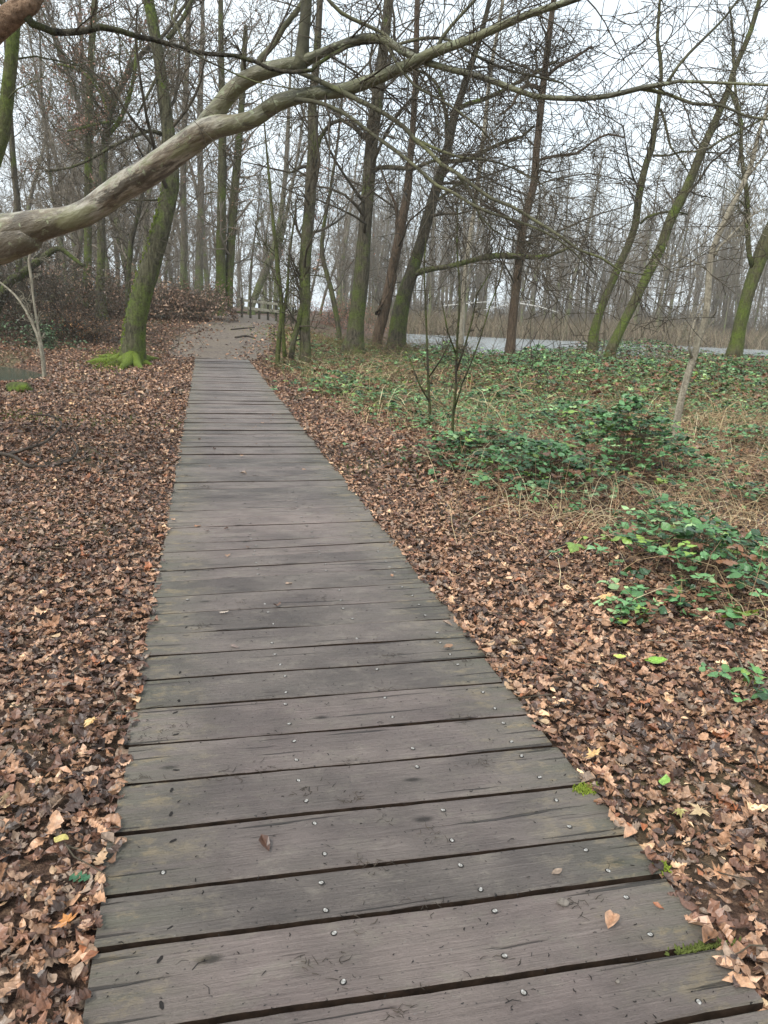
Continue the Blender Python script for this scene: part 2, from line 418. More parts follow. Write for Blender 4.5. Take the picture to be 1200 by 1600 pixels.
# drying cracks along the grain
crk = noise(nt, mp((1.3, 42, 9)), 1.0, 2, 0.5)
crf = ramp(nt, mathn(nt, 'ADD', crk, mathn(nt, 'MULTIPLY', mr.outputs[0], 0.05)), [(0.67, (0, 0, 0)), (0.70, (1, 1, 1))])
col = mixc(nt, mathn(nt, 'MULTIPLY', crf, 0.7), col, (0.012, 0.010, 0.009, 1))
nt.links.new(col, b.inputs['Base Color'])
b.inputs['Specular IOR Level'].default_value = 0.5
nt.links.new(ramp(nt, blot, [(0.3, (0.30, 0.30, 0.30)), (0.7, (0.52, 0.52, 0.52))]), b.inputs['Roughness'])
hh = mathn(nt, 'SUBTRACT', mathn(nt, 'ADD', mathn(nt, 'MULTIPLY', grain, 0.8), mathn(nt, 'MULTIPLY', spk, 0.3)), mathn(nt, 'MULTIPLY', crf, 1.5))
bump(nt, b, hh, 0.012)

M_edge = plain('plank_edge_gap_shade', (0.012, 0.009, 0.007, 1), (0.05, 0.032, 0.022, 1), 18, 0.9, .1)  # plank sides coloured near-black brown, painting the shade of the gaps into them
M_nail = plain('galvanised_nail', (0.10, 0.085, 0.07, 1), (0.50, 0.49, 0.46, 1), 160, 0.5)
M_hole = plain('nail_pit', (0.012, 0.010, 0.009, 1), (0.02, 0.017, 0.015, 1), 40, 0.9)
def disc(r, h, n=10):
    V = [(r * math.cos(i * 2 * math.pi / n), r * math.sin(i * 2 * math.pi / n), 0) for i in range(n)] + \
        [(r * .85 * math.cos(i * 2 * math.pi / n), r * .85 * math.sin(i * 2 * math.pi / n), h) for i in range(n)]
    return V, [tuple(range(n, 2 * n))] + [(i, (i + 1) % n, n + (i + 1) % n, n + i) for i in range(n)]
def nail_mesh(hole=False):
    V, Fc = disc(0.0080 if hole else 0.0086, 0.0004, 12); k = len(V); mi = [1] * len(Fc)
    if not hole:
        v2, f2 = disc(0.0068, 0.0016, 10)
        V2 = [(x * .8 + y * .15, y + 0.0012, z + 0.0006) for x, y, z in v2]; Fc = Fc + [tuple(i + k for i in f) for f in f2]; V = V + V2; mi += [0] * len(f2)
    if hole: V = [(x * 1.5 + .25 * y, y * .55 + .0015 * math.sin(9 * x * 500), z) for x, y, z in V]
    me = bpy.data.meshes.new('nail'); me.from_pydata(V, [], Fc); me.materials.append(M_nail); me.materials.append(M_hole)
    for p, q in zip(me.polygons, mi): p.material_index = q
    return me
NM, HM = nail_mesh(), nail_mesh(True)

bw = thing('boardwalk', (LX - slope * 10 + 0.75, 10, 0), 'long straight boardwalk of dark grey-brown planks running up the middle of the wood', 'boardwalk')
meas = [((138, 1486), (1037, 1368)), ((151, 1402), (985, 1303)), ((170, 1304), (925, 1224)), ((185, 1227), (868, 1164)), ((199, 1165), (830, 1115)),
        ((207, 1107), (787, 1065)), ((217, 1062), (757, 1026)), ((224, 1025), (727, 994)), ((230, 991), (700, 966)), ((235, 959), (685, 935)), None,
        ((246, 909), (642, 886)), None, ((250, 877), (617, 857)), None, ((255, 851), (600, 836)), None, ((262, 825), (575, 814)), None, ((265, 799), (555, 791)), None, None, None, ((275, 754), (530, 750))]
def s_of(p): return p.x * U.x + p.y * U.y
gaps = []
rng = random.Random(4)
first = (s_of(gz(300, 1598)) + (1.6 - 1.6), )
gp = [(gz(*a), gz(*b_)) if (mq := q) else None for q in meas for a, b_ in [q if q else ((0, 0), (1, 1))]]
vals = []
for q in meas:
    if q is None: vals.append(None); continue
    A, B = gz(*q[0]), gz(*q[1]); vals.append([s_of(A), s_of(B)])
i = 0
while i < len(vals):                                       # fill the faint joints between measured ones
    if vals[i] is None:
        j = i
        while vals[j] is None: j += 1
        for k in range(i, j):
            t = (k - i + 1) / (j - i + 1); vals[k] = [vals[i - 1][e] * (1 - t) + vals[j][e] * t for e in (0, 1)]
        i = j
    i += 1
strong = {i for i, q in enumerate(meas) if q}
g1 = [s_of(gz(300, 1600)) - 0.006, s_of(gz(1132, 1475))]
A = gz(300, 1600); B = gz(1132, 1475); uA = A.dot(Nn); uB = B.dot(Nn)
uL, uR = (Vector((LX, 0, 0))).dot(Nn), (Vector((RX, 0, 0))).dot(Nn)
sA, sB = s_of(A), s_of(B)
ext = lambda u: sA + (sB - sA) * (u - uA) / (uB - uA)
g1 = [ext(uL), ext(uR)]
A = gz(1025, 1600); B = gz(1200, 1570); sl = (s_of(B) - s_of(A)) / (B.dot(Nn) - A.dot(Nn))
g0 = [s_of(B) + sl * (uL - B.dot(Nn)), s_of(B) + sl * (uR - B.dot(Nn))]
g0 = [(g0[0] + g1[0] - 0.21) / 2, g0[1]]
lines = [[g0[0] - 0.44, g0[1] - 0.44], [g0[0] - 0.22, g0[1] - 0.22], g0, g1] + vals
widths = [0.016, 0.016, 0.015, 0.018] + [(0.016 if k < 7 else 0.014) if k in strong else 0.005 for k in range(len(vals))]
endS = 21.62 / U.y * 1.0
endS = s_of(Vector((LX - slope * 21.6 + 0.75, 21.6, 0)))
s0 = lines[-1][0]; s1 = lines[-1][1]; nrest = 72; stp = (endS - s0) / nrest
for k in range(1, nrest + 1):
    jit = rng.uniform(-0.02, 0.02)
    a_ = s0 + stp * k + jit; b_ = s1 + (endS - s1) * k / nrest + jit + rng.uniform(-.006, .006)
    lines.append([a_, b_]); widths.append(rng.choice([0.006, 0.008, 0.010, 0.016, 0.020, 0.026]))
nail_pts = []
for k in range(len(lines) - 1):
    a0, b0 = lines[k]; a1, b1 = lines[k + 1]
    w0, w1 = widths[k] / 2, widths[k + 1] / 2
    lv = 0.012 if k > 24 else 0.005
    dz = rng.uniform(-lv, lv * 0.6); tl = rng.uniform(-0.003, 0.003); tlt = rng.uniform(-0.004, 0.004)
    sc_, uc = (a0 + b0 + a1 + b1) / 4, (uL + uR) / 2
    e0, e1 = rng.uniform(-0.012, 0.012), rng.uniform(-0.012, 0.012)
    near = k < 26; nx_ = 40 if near else 10; ncr = 6 if near else 3
    V = []; T = 0.045
    ph = rng.random() * 9; org = U * sc_ + Nn * uc
    for i in range(nx_ + 1):
        t = i / nx_; uu = uL + e0 + (uR + e1 - uL - e0) * t
        sa = a0 + (b0 - a0) * t + w0 + 0.0035 * (float(vnoise(uu * 9 + ph, k * 3.1, 2)) - 0.5) + 0.0025 * (float(vnoise(uu * 40 + ph, k * 3.1, 2)) - 0.5)
        sb = a1 + (b1 - a1) * t - w1 + 0.0035 * (float(vnoise(uu * 9 + ph, k * 7.7, 3)) - 0.5) + 0.0025 * (float(vnoise(uu * 40 + ph, k * 7.7, 3)) - 0.5)
        z0 = dz + tl * (t - 0.5) + 0.0015 * math.sin(uu * 5 + ph)
        row = [(sa, z0 - T)]
        row.append((sa, z0 - 0.004)); row.append((sa + 0.004, z0))
        for j in range(1, ncr):
            q = j / ncr; row.append((sa + 0.004 + (sb - sa - 0.008) * q, z0 + tlt * (q - .5) - 0.0018 * (1 - (2 * q - 1) ** 2) + (0.0007 * rng.gauss(0, 1) if near else 0)))
        row += [(sb - 0.004, z0), (sb, z0 - 0.004), (sb, z0 - T)]
        V += [(uu - uc, s - sc_, z) for s, z in row]
    R_ = len(row); I = np.arange(len(V)).reshape(-1, R_)
    fa = np.stack([I[:-1, :-1], I[1:, :-1], I[1:, 1:], I[:-1, 1:]], -1).reshape(-1, 4)
    bot = np.stack([I[:-1, -1], I[1:, -1], I[1:, 0], I[:-1, 0]], -1)
    caps = np.array([I[0, ::1], I[-1, ::-1]])
    me = bpy.data.meshes.new('plank'); set_mesh(me, np.array(V), [fa, bot, caps], smooth=False)
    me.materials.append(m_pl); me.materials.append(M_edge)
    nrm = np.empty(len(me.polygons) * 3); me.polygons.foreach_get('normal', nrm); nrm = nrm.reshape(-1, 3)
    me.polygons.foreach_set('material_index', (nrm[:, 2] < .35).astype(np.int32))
    o = link('plank', me, None, bw); o.location = org - bw.location; o.rotation_euler = (0, 0, BA)
    rows = [0.11, 0.385, 0.65, 0.905]
    for ri, fr in enumerate(rows):
        for q in (0.22, 0.76):
            if rng.random() < (0.22 if k < 14 else 0.35): continue
            t = fr + rng.uniform(-0.012, 0.012); uu = uL + (uR - uL) * t
            s = (a0 + (b0 - a0) * t) * (1 - q) + (a1 + (b1 - a1) * t) * q + rng.uniform(-.012, .012)
            nail_pts.append((k, ri, uu, s, dz + tl * (t - .5) + tlt * (q - .5) + 0.0004, o, sc_, uc))
cnt = 0
Vn = []; Fn = []; mi = []
for k, ri, uu, s, z, o, sc_, uc in nail_pts:
    hole = (ri == 0 and rng.random() < 0.75)
    if k >= 1 and cnt < 98:
        c = bpy.data.objects.new('nail', HM if hole else NM); COL.objects.link(c); c.parent = o
        c.location = (uu - uc, s - sc_, z); c.rotation_euler = (0, 0, rng.random() * 6); cnt += 1
    elif k >= 1 and not hole:
        p = U * s + Nn * uu; kk = len(Vn)
        for v_ in NM.vertices: Vn.append((p.x + v_.co.x, p.y + v_.co.y, z + 0.001 + v_.co.z))
        for f_ in NM.polygons: Fn.append(tuple(kk + i for i in f_.vertices)); mi.append(f_.material_index)
me = bpy.data.meshes.new('nail'); me.from_pydata(Vn, [], Fn); me.materials.append(M_nail); me.materials.append(M_hole)
me.polygons.foreach_set('material_index', mi)
o = link('nail', me, None, bw); o.location = -bw.location; o['kind'] = 'stuff'
# bearers below the planks
for t in (0.11, 0.385, 0.65, 0.905):
    uu = uL + (uR - uL) * t; V = []
    for s in (-0.2, endS - 0.1):
        for du, z in ((-.04, -.17), (.04, -.17), (.04, -.062), (-.04, -.062)):
            p = U * s + Nn * (uu + du); V.append((p.x, p.y, z))
    me = bpy.data.meshes.new('bearer'); me.from_pydata(V, [], [(0, 1, 2, 3), (7, 6, 5, 4), (0, 4, 5, 1), (1, 5, 6, 2), (2, 6, 7, 3), (3, 7, 4, 0)])
    o = link('bearer', me, M_hole, bw); o.location = -bw.location

def on_walk(x, y, pad=0.0):
    u = x * Nn.x + y * Nn.y; s = x * U.x + y * U.y
    return (u > uL - pad) & (u < uR + pad) & (s < endS + pad)

# ------------------------------------------------------------------ leaf litter
rs = np.random.RandomState(11)
def strip_leaf(w, L=1.0, curl=0.0, fold=0.0, twist=0.0):
    n = len(w); V = []
    for i in range(n):
        y = i / (n - 1) - 0.5; 
        for sx_ in (-1, 0, 1):
            x = sx_ * w[i]
            z = curl * (y * y * 4) * 0.30 + fold * abs(x) + twist * x * y * 2.6 + rs.normal(0, 0.038)
            V.append((x, y * L, z))
    Fc = []
    for i in range(n - 1):
        for j in (0, 1): Fc.append((i * 3 + j, i * 3 + j + 1, i * 3 + j + 4, i * 3 + j + 3))
    return np.array(V), np.array(Fc)
def fan_leaf(rad, curl, n=None):
    k = len(rad); V = [(0, 0, 0)]
    for i, r in enumerate(rad):
        a = i / k * 2 * math.pi + 0.0
        V.append((r * math.sin(a), r * math.cos(a), curl * r * r * rs.uniform(0.2, 2.4) + rs.normal(0, 0.06)))
    return np.array(V), np.array([(0, i + 1, (i + 1) % k + 1, (i + 1) % k + 1) for i in range(k)])[:, :3]
oak = [.02, .10, .16, .10, .24, .14, .29, .17, .26, .14, .04]
beech = [.01, .16, .26, .30, .27, .17, .02]
maple = [.55, .30, .40, .22, .52, .26, .30, .16, .20, .06, .42, .06, .20, .16, .30, .26, .52, .22, .40, .30]
T_oak = [strip_leaf(oak, 1, rs.uniform(-.9, 1.4), rs.uniform(-.7, 1.0), rs.uniform(-.8, .8)) for _ in range(14)]
T_beech = [strip_leaf(beech, 1, rs.uniform(-.9, 1.5), rs.uniform(-.9, 1.2), rs.uniform(-.6, .6)) for _ in range(10)]
T_maple = [fan_leaf(maple, rs.uniform(-.9, 1.1)) for _ in range(10)]
lo = [.02, .20, .26, .03]
T_low = [strip_leaf(lo, 1, rs.uniform(-.8, 1.5), rs.uniform(-.8, 1.2), rs.uniform(-.5, .5)) for _ in range(8)]

def scatter(name, sets, mat, kind=None, parent=None, origin=(0, 0, 0)):
    """sets: list of (templates, pos(n,3), yaw, tilt, tiltdir, scale, colour(n,3))"""
    V = []; Fs = {}; Cc = []; off = 0
    for T, pos, yaw, tilt, tdir, sc, colr in sets:
        pick = rs.randint(0, len(T), len(pos))
        for ti, (tv, tf) in enumerate(T):
            I = np.where(pick == ti)[0]
            if not len(I): continue
            n = len(I); cy, sy = np.cos(yaw[I]), np.sin(yaw[I]); ct, st_ = np.cos(tilt[I]), np.sin(tilt[I]); cd, sd_ = np.cos(tdir[I]), np.sin(tdir[I])
            x, y, z = tv[:, 0][None, :], tv[:, 1][None, :], tv[:, 2][None, :]
            X = x * cy[:, None] - y * sy[:, None]; Y = x * sy[:, None] + y * cy[:, None]; Z = np.repeat(z, n, 0)
            a = X * cd[:, None] + Y * sd_[:, None]; b2 = -X * sd_[:, None] + Y * cd[:, None]
            a2 = a * ct[:, None] - Z * st_[:, None]; Z2 = a * st_[:, None] + Z * ct[:, None]
            X = a2 * cd[:, None] - b2 * sd_[:, None]; Y = a2 * sd_[:, None] + b2 * cd[:, None]
            s = sc[I][:, None]
            W = np.stack([X * s + pos[I, 0:1], Y * s + pos[I, 1:2], Z2 * s + pos[I, 2:3]], -1)
            V.append(W.reshape(-1, 3)); m_ = tv.shape[0]
            Fs.setdefault(tf.shape[1], []).append((tf[None] + (off + np.arange(n) * m_)[:, None, None]).reshape(-1, tf.shape[1]))
            Cc.append(np.repeat(colr[I], m_, 0)); off += n * m_
    V = np.concatenate(V) - np.array(origin)
    me = bpy.data.meshes.new(name); set_mesh(me, V, [np.concatenate(f) for f in Fs.values()], np.concatenate(Cc), smooth=False)
    o = link(name, me, mat, parent)
    if parent is None: o.location = origin
    if kind: o['kind'] = kind
    return o

PAL = np.array([lin(*c)[:3] for c in [(170, 142, 118), (144, 114, 90), (114, 86, 70), (90, 67, 55), (62, 50, 43), (128, 100, 78), (190, 164, 132), (142, 96, 68), (126, 112, 98), (76, 62, 55), (160, 130, 104), (204, 182, 146)]])
def litter_cols(n, wet, w=None):
    p = np.array([2.6, 2.2, 1.7, 1.1, .8, 2.0, 0.8, 0.35, 1.6, .7, 2.4, 0.2]); pd = np.array([.5, 1.4, 2.2, 2.2, 2.0, 1.8, .10, .25, 2.0, 1.5, .7, .05])
    c = np.where((rs.rand(n) < wet)[:, None], PAL[rs.choice(12, n, p=pd / pd.sum())], PAL[rs.choice(12, n, p=p / p.sum())])
    return c * rs.uniform(0.6, 1.42, (n, 1)) * np.array([1.04, 0.94, 0.885])
def veg_edge(Y): return np.interp(Y, [3.0, 3.6, 5.3, 8.1, 14, 20, 26], [1.45, 1.2, 1.0, 0.75, -1.3, -3.0, -3.6])
def ditch(x, y): return np.sqrt(((x + 13.9) / 6.0) ** 2 + ((y - 15.6) / 5.2) ** 2) < 1.05
sets = []
def band(y0, y1, dens, T, size, lift, pad, tilt=0.35, low=False):
    xm = 0.62 * y1 + 2.2
    n = int(dens * (y1 - y0) * 2 * xm); x = rs.uniform(-xm, xm, n); y = rs.uniform(y0, y1, n)
    k = (np.abs(x) < 0.62 * y + 2.0) & ~on_walk(x, y, pad) & ~ditch(x, y)
    ve = veg_edge(y); thin = np.where((x > ve + 0.8) & (y > 5), 0.55, 1.0); k &= rs.rand(n) < thin
    pth = (y > 21.3) & (np.abs(x - path_x(y)) < path_w(y)); ped = np.abs(x - path_x(y)) / path_w(y); k &= ~(pth & (rs.rand(n) < 1.10 - ped * .80))
    pn = vnoise(x * 1.7, y * 1.7, 5); k &= rs.rand(n) < 0.7 + 0.6 * pn
    x, y = x[k], y[k]; n = len(x)
    zb = terrain(x, y); near = np.exp(-np.clip(np.minimum(np.abs(x * Nn.x + y * Nn.y - uL), np.abs(x * Nn.x + y * Nn.y - uR)), 0, 9) / 0.15)
    z = zb + 0.008 + rs.uniform(0, lift, n) + near * 0.008
    wet = np.clip(0.60 - 0.06 * np.clip(y - 3, 0, 8) + 0.5 * (vnoise(x * .8, y * .8, 9) - .5) + np.where(x < -.09 * y, .34 + .12 * (y < 6), -.10), 0.03, 0.9)
    sc = size * rs.uniform(0.55, 1.3, n)
    sc = sc * np.where(rs.rand(n) < .06, 1.45, 1.0) * np.where(rs.rand(n) < .3, .62, 1.0)
    sets.append((T, np.stack([x, y, z], -1), rs.rand(n) * 6.28, np.abs(rs.normal(0, tilt, n)) * rs.uniform(.35, 1.2, n), rs.rand(n) * 6.28, sc, litter_cols(n, wet)))
for (y0, y1, q) in ((-1.5, 3.2, 1.0), (3.2, 6.5, 0.85)):
    band(y0, y1, 620 * q, T_oak, 0.064, 0.026, -0.005, .24); band(y0, y1, 560 * q, T_beech, 0.047, 0.026, -0.005, .24); band(y0, y1, 110 * q, T_maple, 0.046, 0.028, 0.02, .35); band(y0, y1, 900 * q, T_low, 0.028, 0.032, 0.0, .5); band(y0, y1, 150 * q, T_oak, 0.056, 0.036, 0.0, .6)
band(6.5, 12, 330, T_oak, 0.070, 0.03, 0.0, 0.38); band(6.5, 12, 300, T_low, 0.066, 0.03, 0, 0.42); band(6.5, 12, 40, T_maple, 0.062, 0.04, 0.02, 0.4)
band(12, 22, 260, T_low, 0.088, 0.035, 0.0, 0.55); band(22, 34, 70, T_low, 0.12, 0.04, 0.0, 0.6)
n = 900; s_e = 1.15 + (endS - 1.3) * rs.rand(n) ** 1.5; u_e = np.where(rs.rand(n) < .5, uL - .02 + np.abs(rs.normal(0, .022, n)), uR + .02 - np.abs(rs.normal(0, .022, n)))
n2 = 34; s_e[:n2] = 1.3 + 14 * rs.rand(n2); u_e[:n2] = uL + (uR - uL) * rs.rand(n2)
P_e = np.stack([U.x * s_e + Nn.x * u_e, U.y * s_e + Nn.y * u_e, np.full(n, .010)], -1)
sets.append((T_oak + T_beech + T_low, P_e, rs.rand(n) * 6.28, np.abs(rs.normal(0, .12, n)), rs.rand(n) * 6.28, rs.uniform(.025, .065, n), litter_cols(n, np.full(n, .4))))
M_leaf = vcol('dead_leaf', 0.42, 0.5, var=0.38, vs=70)
scatter('leaf_litter', sets, M_leaf, 'stuff')

# a thin scatter of leaf crumbs, twigs and grit on the planks
tb = Tubes(); rng = random.Random(8)
for i in range(800):
    s = 1.1 + 9.5 * rng.random() ** 1.6; u = uL + (uR - uL) * rng.random()
    p = U * s + Nn * u + Vector((0, 0, 0.0035)); a = rng.random() * 6.28; L = rng.uniform(0.003, 0.014) * (3.0 if rng.random() < 0.07 else 1)
    d = Vector((math.cos(a), math.sin(a), 0)); e = Vector((-d.y, d.x, 0)) * L * rng.uniform(-.25, .25)
    r = rng.uniform(0.0005, 0.0013) + .02 * (.0 if L > .02 else .03 * rng.random()); tb.add([p, p + d * L * .5 + e, p + d * L], [r, r, r * .6], 4)
tb.build('twig_debris', M_hole, kind='stuff')

# ------------------------------------------------------------------ undergrowth on the right
M_green = vcol('bramble_leaf', 0.38, 0.5, var=0.22, vs=60)
brl = [.02, .22, .34, .36, .28, .14, .02]
T_br = [strip_leaf(brl, 1, rs.uniform(-.9, .2), rs.uniform(-.5, .1), rs.uniform(-.3, .3)) for _ in range(8)]
GREENS = np.array([lin(*c)[:3] for c in [(80, 122, 72), (60, 96, 56), (102, 146, 92), (44, 72, 42), (122, 150, 68), (90, 130, 72), (148, 178, 122)]])
def green_cols(n, warm=0.15):
    c = GREENS[rs.choice(7, n, p=[.24, .2, .16, .13, .08, .13, .06])]; c = c * rs.uniform(0.7, 1.15, (n, 1))
    br = rs.rand(n) < warm; c[br] = np.array(lin(120, 84, 58)[:3]) * rs.uniform(.6, 1.2, (br.sum(), 1)); return c
def trefoils(x, y, z, size, warm=0.1, tiltm=0.45):
    """three leaflets on each leaf position"""
    n = len(x); yaw = rs.rand(n) * 6.28; size = size * rs.uniform(.6, 1.25, n)
    P_ = []; Yw = []; S = []
    for a, k in ((0, 1.0), (1.9, 0.82), (-1.9, 0.82)):
        th = yaw + a; s = size * k * rs.uniform(.85, 1.15, n)
        P_.append(np.stack([x - np.sin(th) * s * .52, y + np.cos(th) * s * .52, z + rs.normal(0, .006, n)], -1)); Yw.append(th); S.append(s)
    P_ = np.concatenate(P_); Yw = np.concatenate(Yw); S = np.concatenate(S); c = np.tile(green_cols(n, warm), (3, 1)) * rs.uniform(.85, 1.15, (3 * n, 1))
    return (T_br, P_, Yw, np.abs(rs.normal(0, tiltm, 3 * n)), rs.rand(3 * n) * 6.28, S, c)

# named bramble clumps: pixel of the clump's foot, spread, height, number of leaves, leaflet size
clumps = [(1085, 900, 0.58, 0.38, 210, 0.078, 'bramble with broad blue-green leaves nearest the boardwalk at the right'),
          (985, 965, 0.24, 0.08, 34, 0.058, 'low sprawling bramble sprig at the edge of the dead leaves'),
          (1165, 1085, 0.16, 0.08, 12, 0.065, 'small bramble sprig by the right border of the leaf litter'),
          (1085, 950, 0.22, 0.07, 30, 0.060, 'low bramble trailing in front of the broad-leaved clump'),
          (850, 755, 0.75, 0.42, 340, 0.082, 'dense dark green bramble mound in the middle of the undergrowth'),
          (980, 735, 0.60, 0.85, 360, 0.085, 'tallest bramble mound climbing beside the pale grey sapling'),
          (760, 715, 0.70, 0.34, 280, 0.080, 'bramble patch behind the thin dark sapling'),
          (700, 725, 0.35, 0.14, 55, 0.06, 'low green bramble at the foot of the thin dark sapling'),
          (1040, 850, 0.40, 0.34, 100, 0.065, 'bramble arching above the broad-leaved clump at the right'),
          (545, 612, 1.2, 0.30, 230, 0.085, 'low bramble bank behind the clasped trunk, nearest the boardwalk end'),
          (620, 640, 0.9, 0.30, 170, 0.08, 'bramble mound left of the second thin sapling'),
          (790, 640, 0.9, 0.45, 200, 0.085, 'rounded bramble right of the multi-stemmed sapling'),
          (905, 680, 0.9, 0.45, 300, 0.085, 'bramble between the mound and the tallest one'),
          (905, 590, 1.8, .80, 650, 0.11, 'high bramble bank below the left leaning green-tinged tree'),
          (1010, 600, 1.8, .70, 600, 0.11, 'high bramble bank below the right leaning green-tinged tree'),
          (1130, 610, 1.6, .65, 480, 0.11, 'bramble bank in front of the thick mossy trunk'),
          (1170, 700, 0.8, 0.30, 130, 0.08, 'bramble to the right of the pale sapling foot'),
          (690, 585, 1.0, .95, 240, 0.11, 'dark bramble standing before the left end of the pond'),
          (760, 590, 1.2, .80, 260, 0.11, 'dark bramble standing before the middle of the pond'),
          (835, 590, 1.1, .95, 380, 0.11, 'bramble mound at the foot of the brown-barked tree'),
          (1180, 790, 0.40, 0.22, 50, 0.07, 'loose bramble at the right border below the pale sapling')]
rngc = random.Random(5)
M_stem = plain('bramble_cane', (0.09, 0.05, 0.03, 1), (0.24, 0.17, 0.10, 1), 6)
for px, py, sp, h, n, sz, lab in clumps:
    c = gt(px, py); t = thing('bramble', c, lab, 'bramble', 'green brambles among the dead leaves')
    x = c.x + rs.normal(0, sp * 0.55, n); y = c.y + rs.normal(0, sp * 0.55, n)
    rr = np.sqrt((x - c.x) ** 2 + (y - c.y) ** 2) / sp
    z = terrain(x, y) + 0.03 + h * np.clip(1.05 - rr * 0.6, .12, 1) * rs.uniform(0.25, 1.0, n) ** 0.6
    scatter('foliage', [trefoils(x, y, z, sz)], M_green, parent=t, origin=c)
    tb = Tubes()
    for i in range(min(n, 70)):
        p = Vector((x[i], y[i], z[i])); g = Vector((c.x + rngc.gauss(0, sp * .3), c.y + rngc.gauss(0, sp * .3), tz(c.x, c.y)))
        mid = (p + g) / 2 + Vector((0, 0, h * .3)); tb.add([g, mid, p], [0.003, 0.0025, 0.0015], 4)
    tb.build('cane', M_stem, t, c)

# ground cover: leaf carpet + dry stalks (nobody could count it)
def veg_points(n, y0, y1, f):
    y = y0 + (y1 - y0) * rs.rand(n) ** 0.9; x = rs.uniform(-5, 0.72 * y1, n)
    e = veg_edge(y); k = (x > e + rs.normal(.1, .25, n)) & (x < .62 * y + 2.5) & (terrain(x, y) > -.46)
    k &= rs.rand(n) < f(x, y); return x[k], y[k]
dens = lambda x, y: np.clip((vnoise(x * .9, y * .8, 21) - .30) * 2.4, 0.05, 1) * np.clip((y - 3) / 9, .10, 1)
S2 = []
x, y = veg_points(22000, 5.5, 14, dens); hmax = 0.16 + 0.22 * vnoise(x * .6, y * .6, 31)
S2.append(trefoils(x, y, terrain(x, y) + .03 + rs.rand(len(x)) * hmax, 0.055, .12, .5)); n1 = len(x)
x, y = veg_points(80000, 13, 31, lambda x, y: np.clip((vnoise(x * .5, y * .45, 23) - .15) * 2.0, .15, 1))
pond_side = sstep(-1, 4, x) 
cor = sstep(.145, .20, x / y); hmax = (0.14 + 0.42 * vnoise(x * .8, y * .5, 33)) * (1 - cor) + cor * (0.34 + 0.42 * vnoise(x * .5, y * .5, 33) + sstep(17, 27, y) * (0.62 * vnoise(x * .5, y * .2, 35)))
kk = rs.rand(len(x)) < .48 + .40 * cor * sstep(18, 24, y); x, y, hmax = x[kk], y[kk], hmax[kk]; tf_ = trefoils(x, y, terrain(x, y) + .04 + rs.rand(len(x)) ** .7 * hmax, 0.092, .30, .6); tf_[6][:] = tf_[6] * np.array([.98, .88, .78]); S2.append(tf_)
scatter('ground_cover', S2, M_green, 'stuff')

M_dry = vcol('dry_stalk', 0.8, 0.2, var=.2, vs=20)
def stalks(name, n, y0, y1, h0, h1, r, seed, colours, lean=.6, fx=None):
    rg = random.Random(seed); groups = Tubes(); cnt = 0
    while cnt < n:
        y = y0 + (y1 - y0) * rg.random(); x = rg.uniform(-4, .62 * y1 + 2)
        if x > .62 * y + 2 or x < float(veg_edge(y)) + rg.gauss(0, .25): continue
        if fx and rg.random() > fx(x, y): continue
        z = tz(x, y)
        if z < -.46: continue
        a = rg.random() * 6.28; l = rg.uniform(.1, lean) ; h = rg.uniform(h0, h1)
        d = Vector((math.cos(a) * l, math.sin(a) * l, 1 - l * .6)).normalized(); p = Vector((x, y, z)); pts = [p]
        for i in range(3):
            d = (d + Vector((rg.gauss(0, .12) + math.cos(a) * .18, rg.gauss(0, .12) + math.sin(a) * .18, -.22 * (i + .4)))).normalized(); p = p + d * h / 3; pts.append(p)
        groups.add(pts, [r, r * .8, r * .6, r * .3], 3); cnt += 1
    v, f = groups.arrays((0, 0, 0)); k = len(v) // 12
    cc = np.array([lin(*c)[:3] for c in colours]); cc = cc[rs.randint(0, len(cc), k)] * rs.uniform(.7, 1.15, (k, 1))
    me = bpy.data.meshes.new(name); set_mesh(me, v, f, np.repeat(cc, 12, 0)); o = link(name, me, M_dry); o['kind'] = 'stuff'; return o
dry = [(204, 180, 140), (184, 156, 118), (156, 128, 98), (128, 106, 82), (216, 200, 162)]
stalks('dry_grass', 9000, 3.6, 13, .15, .6, .0026, 3, dry, .9, lambda x, y: .25 + .75 * float(sstep(.4, .6, vnoise(x * .7, y * .7, 41))) + (.6 if x > 3 else 0))
stalks('dry_undergrowth', 17000, 10, 31, .25, .80, .0058, 4, dry + [(110, 124, 78), (96, 112, 70), (120, 130, 84), (104, 82, 66)], .8)

stalks('bank_brush', 3200, 14, 31, .5, 1.25, .0065, 6, [(104, 84, 66), (128, 106, 80), (84, 70, 52), (110, 116, 70)], .7)
stalks('bank_brush', 2600, 25, 31.5, .7, 1.6, .007, 16, [(104, 84, 66), (128, 106, 80), (84, 70, 52), (96, 104, 62)], .6, lambda x, y: .25 + 1.5 * float(sstep(.45, .7, vnoise(x * .6, 3.0, 77))))
# reeds and brush on the far bank
tb = Tubes(); rg = random.Random(12)
for i in range(9000):
    y = rg.uniform(69.5, 79); x = rg.uniform(-3, 52); z = -.42 if y < 72 else tz(x, y); h = rg.uniform(.6, 2.0) * (.55 + .9 * float(vnoise(x * .12, y * .1, 8))) * (1.0 + .3 * float(vnoise(x * .3, y * .3, 2)))
    if x < 26 and y < 71 : continue
    tb.add([Vector((x, y, z)), Vector((x + rg.gauss(0, .2), y, z + h * .5)), Vector((x + rg.gauss(0, .5), y, z + h))], [.022, .018, .008], 3)
v, f = tb.arrays((0, 0, 0)); k = len(v) // 9
cc = np.array([lin(*c)[:3] for c in [(150, 134, 110), (132, 116, 96), (160, 146, 124), (112, 110, 84), (96, 84, 68)]])[rs.randint(0, 5, k)] * rs.uniform(.6, 1.1, (k, 1))
me = bpy.data.meshes.new('reeds'); set_mesh(me, v, f, np.repeat(cc, 9, 0)); tag(link('reeds', me, M_dry), 'band of brown reeds and brush along the far bank of the pond', 'reeds', kind='stuff')

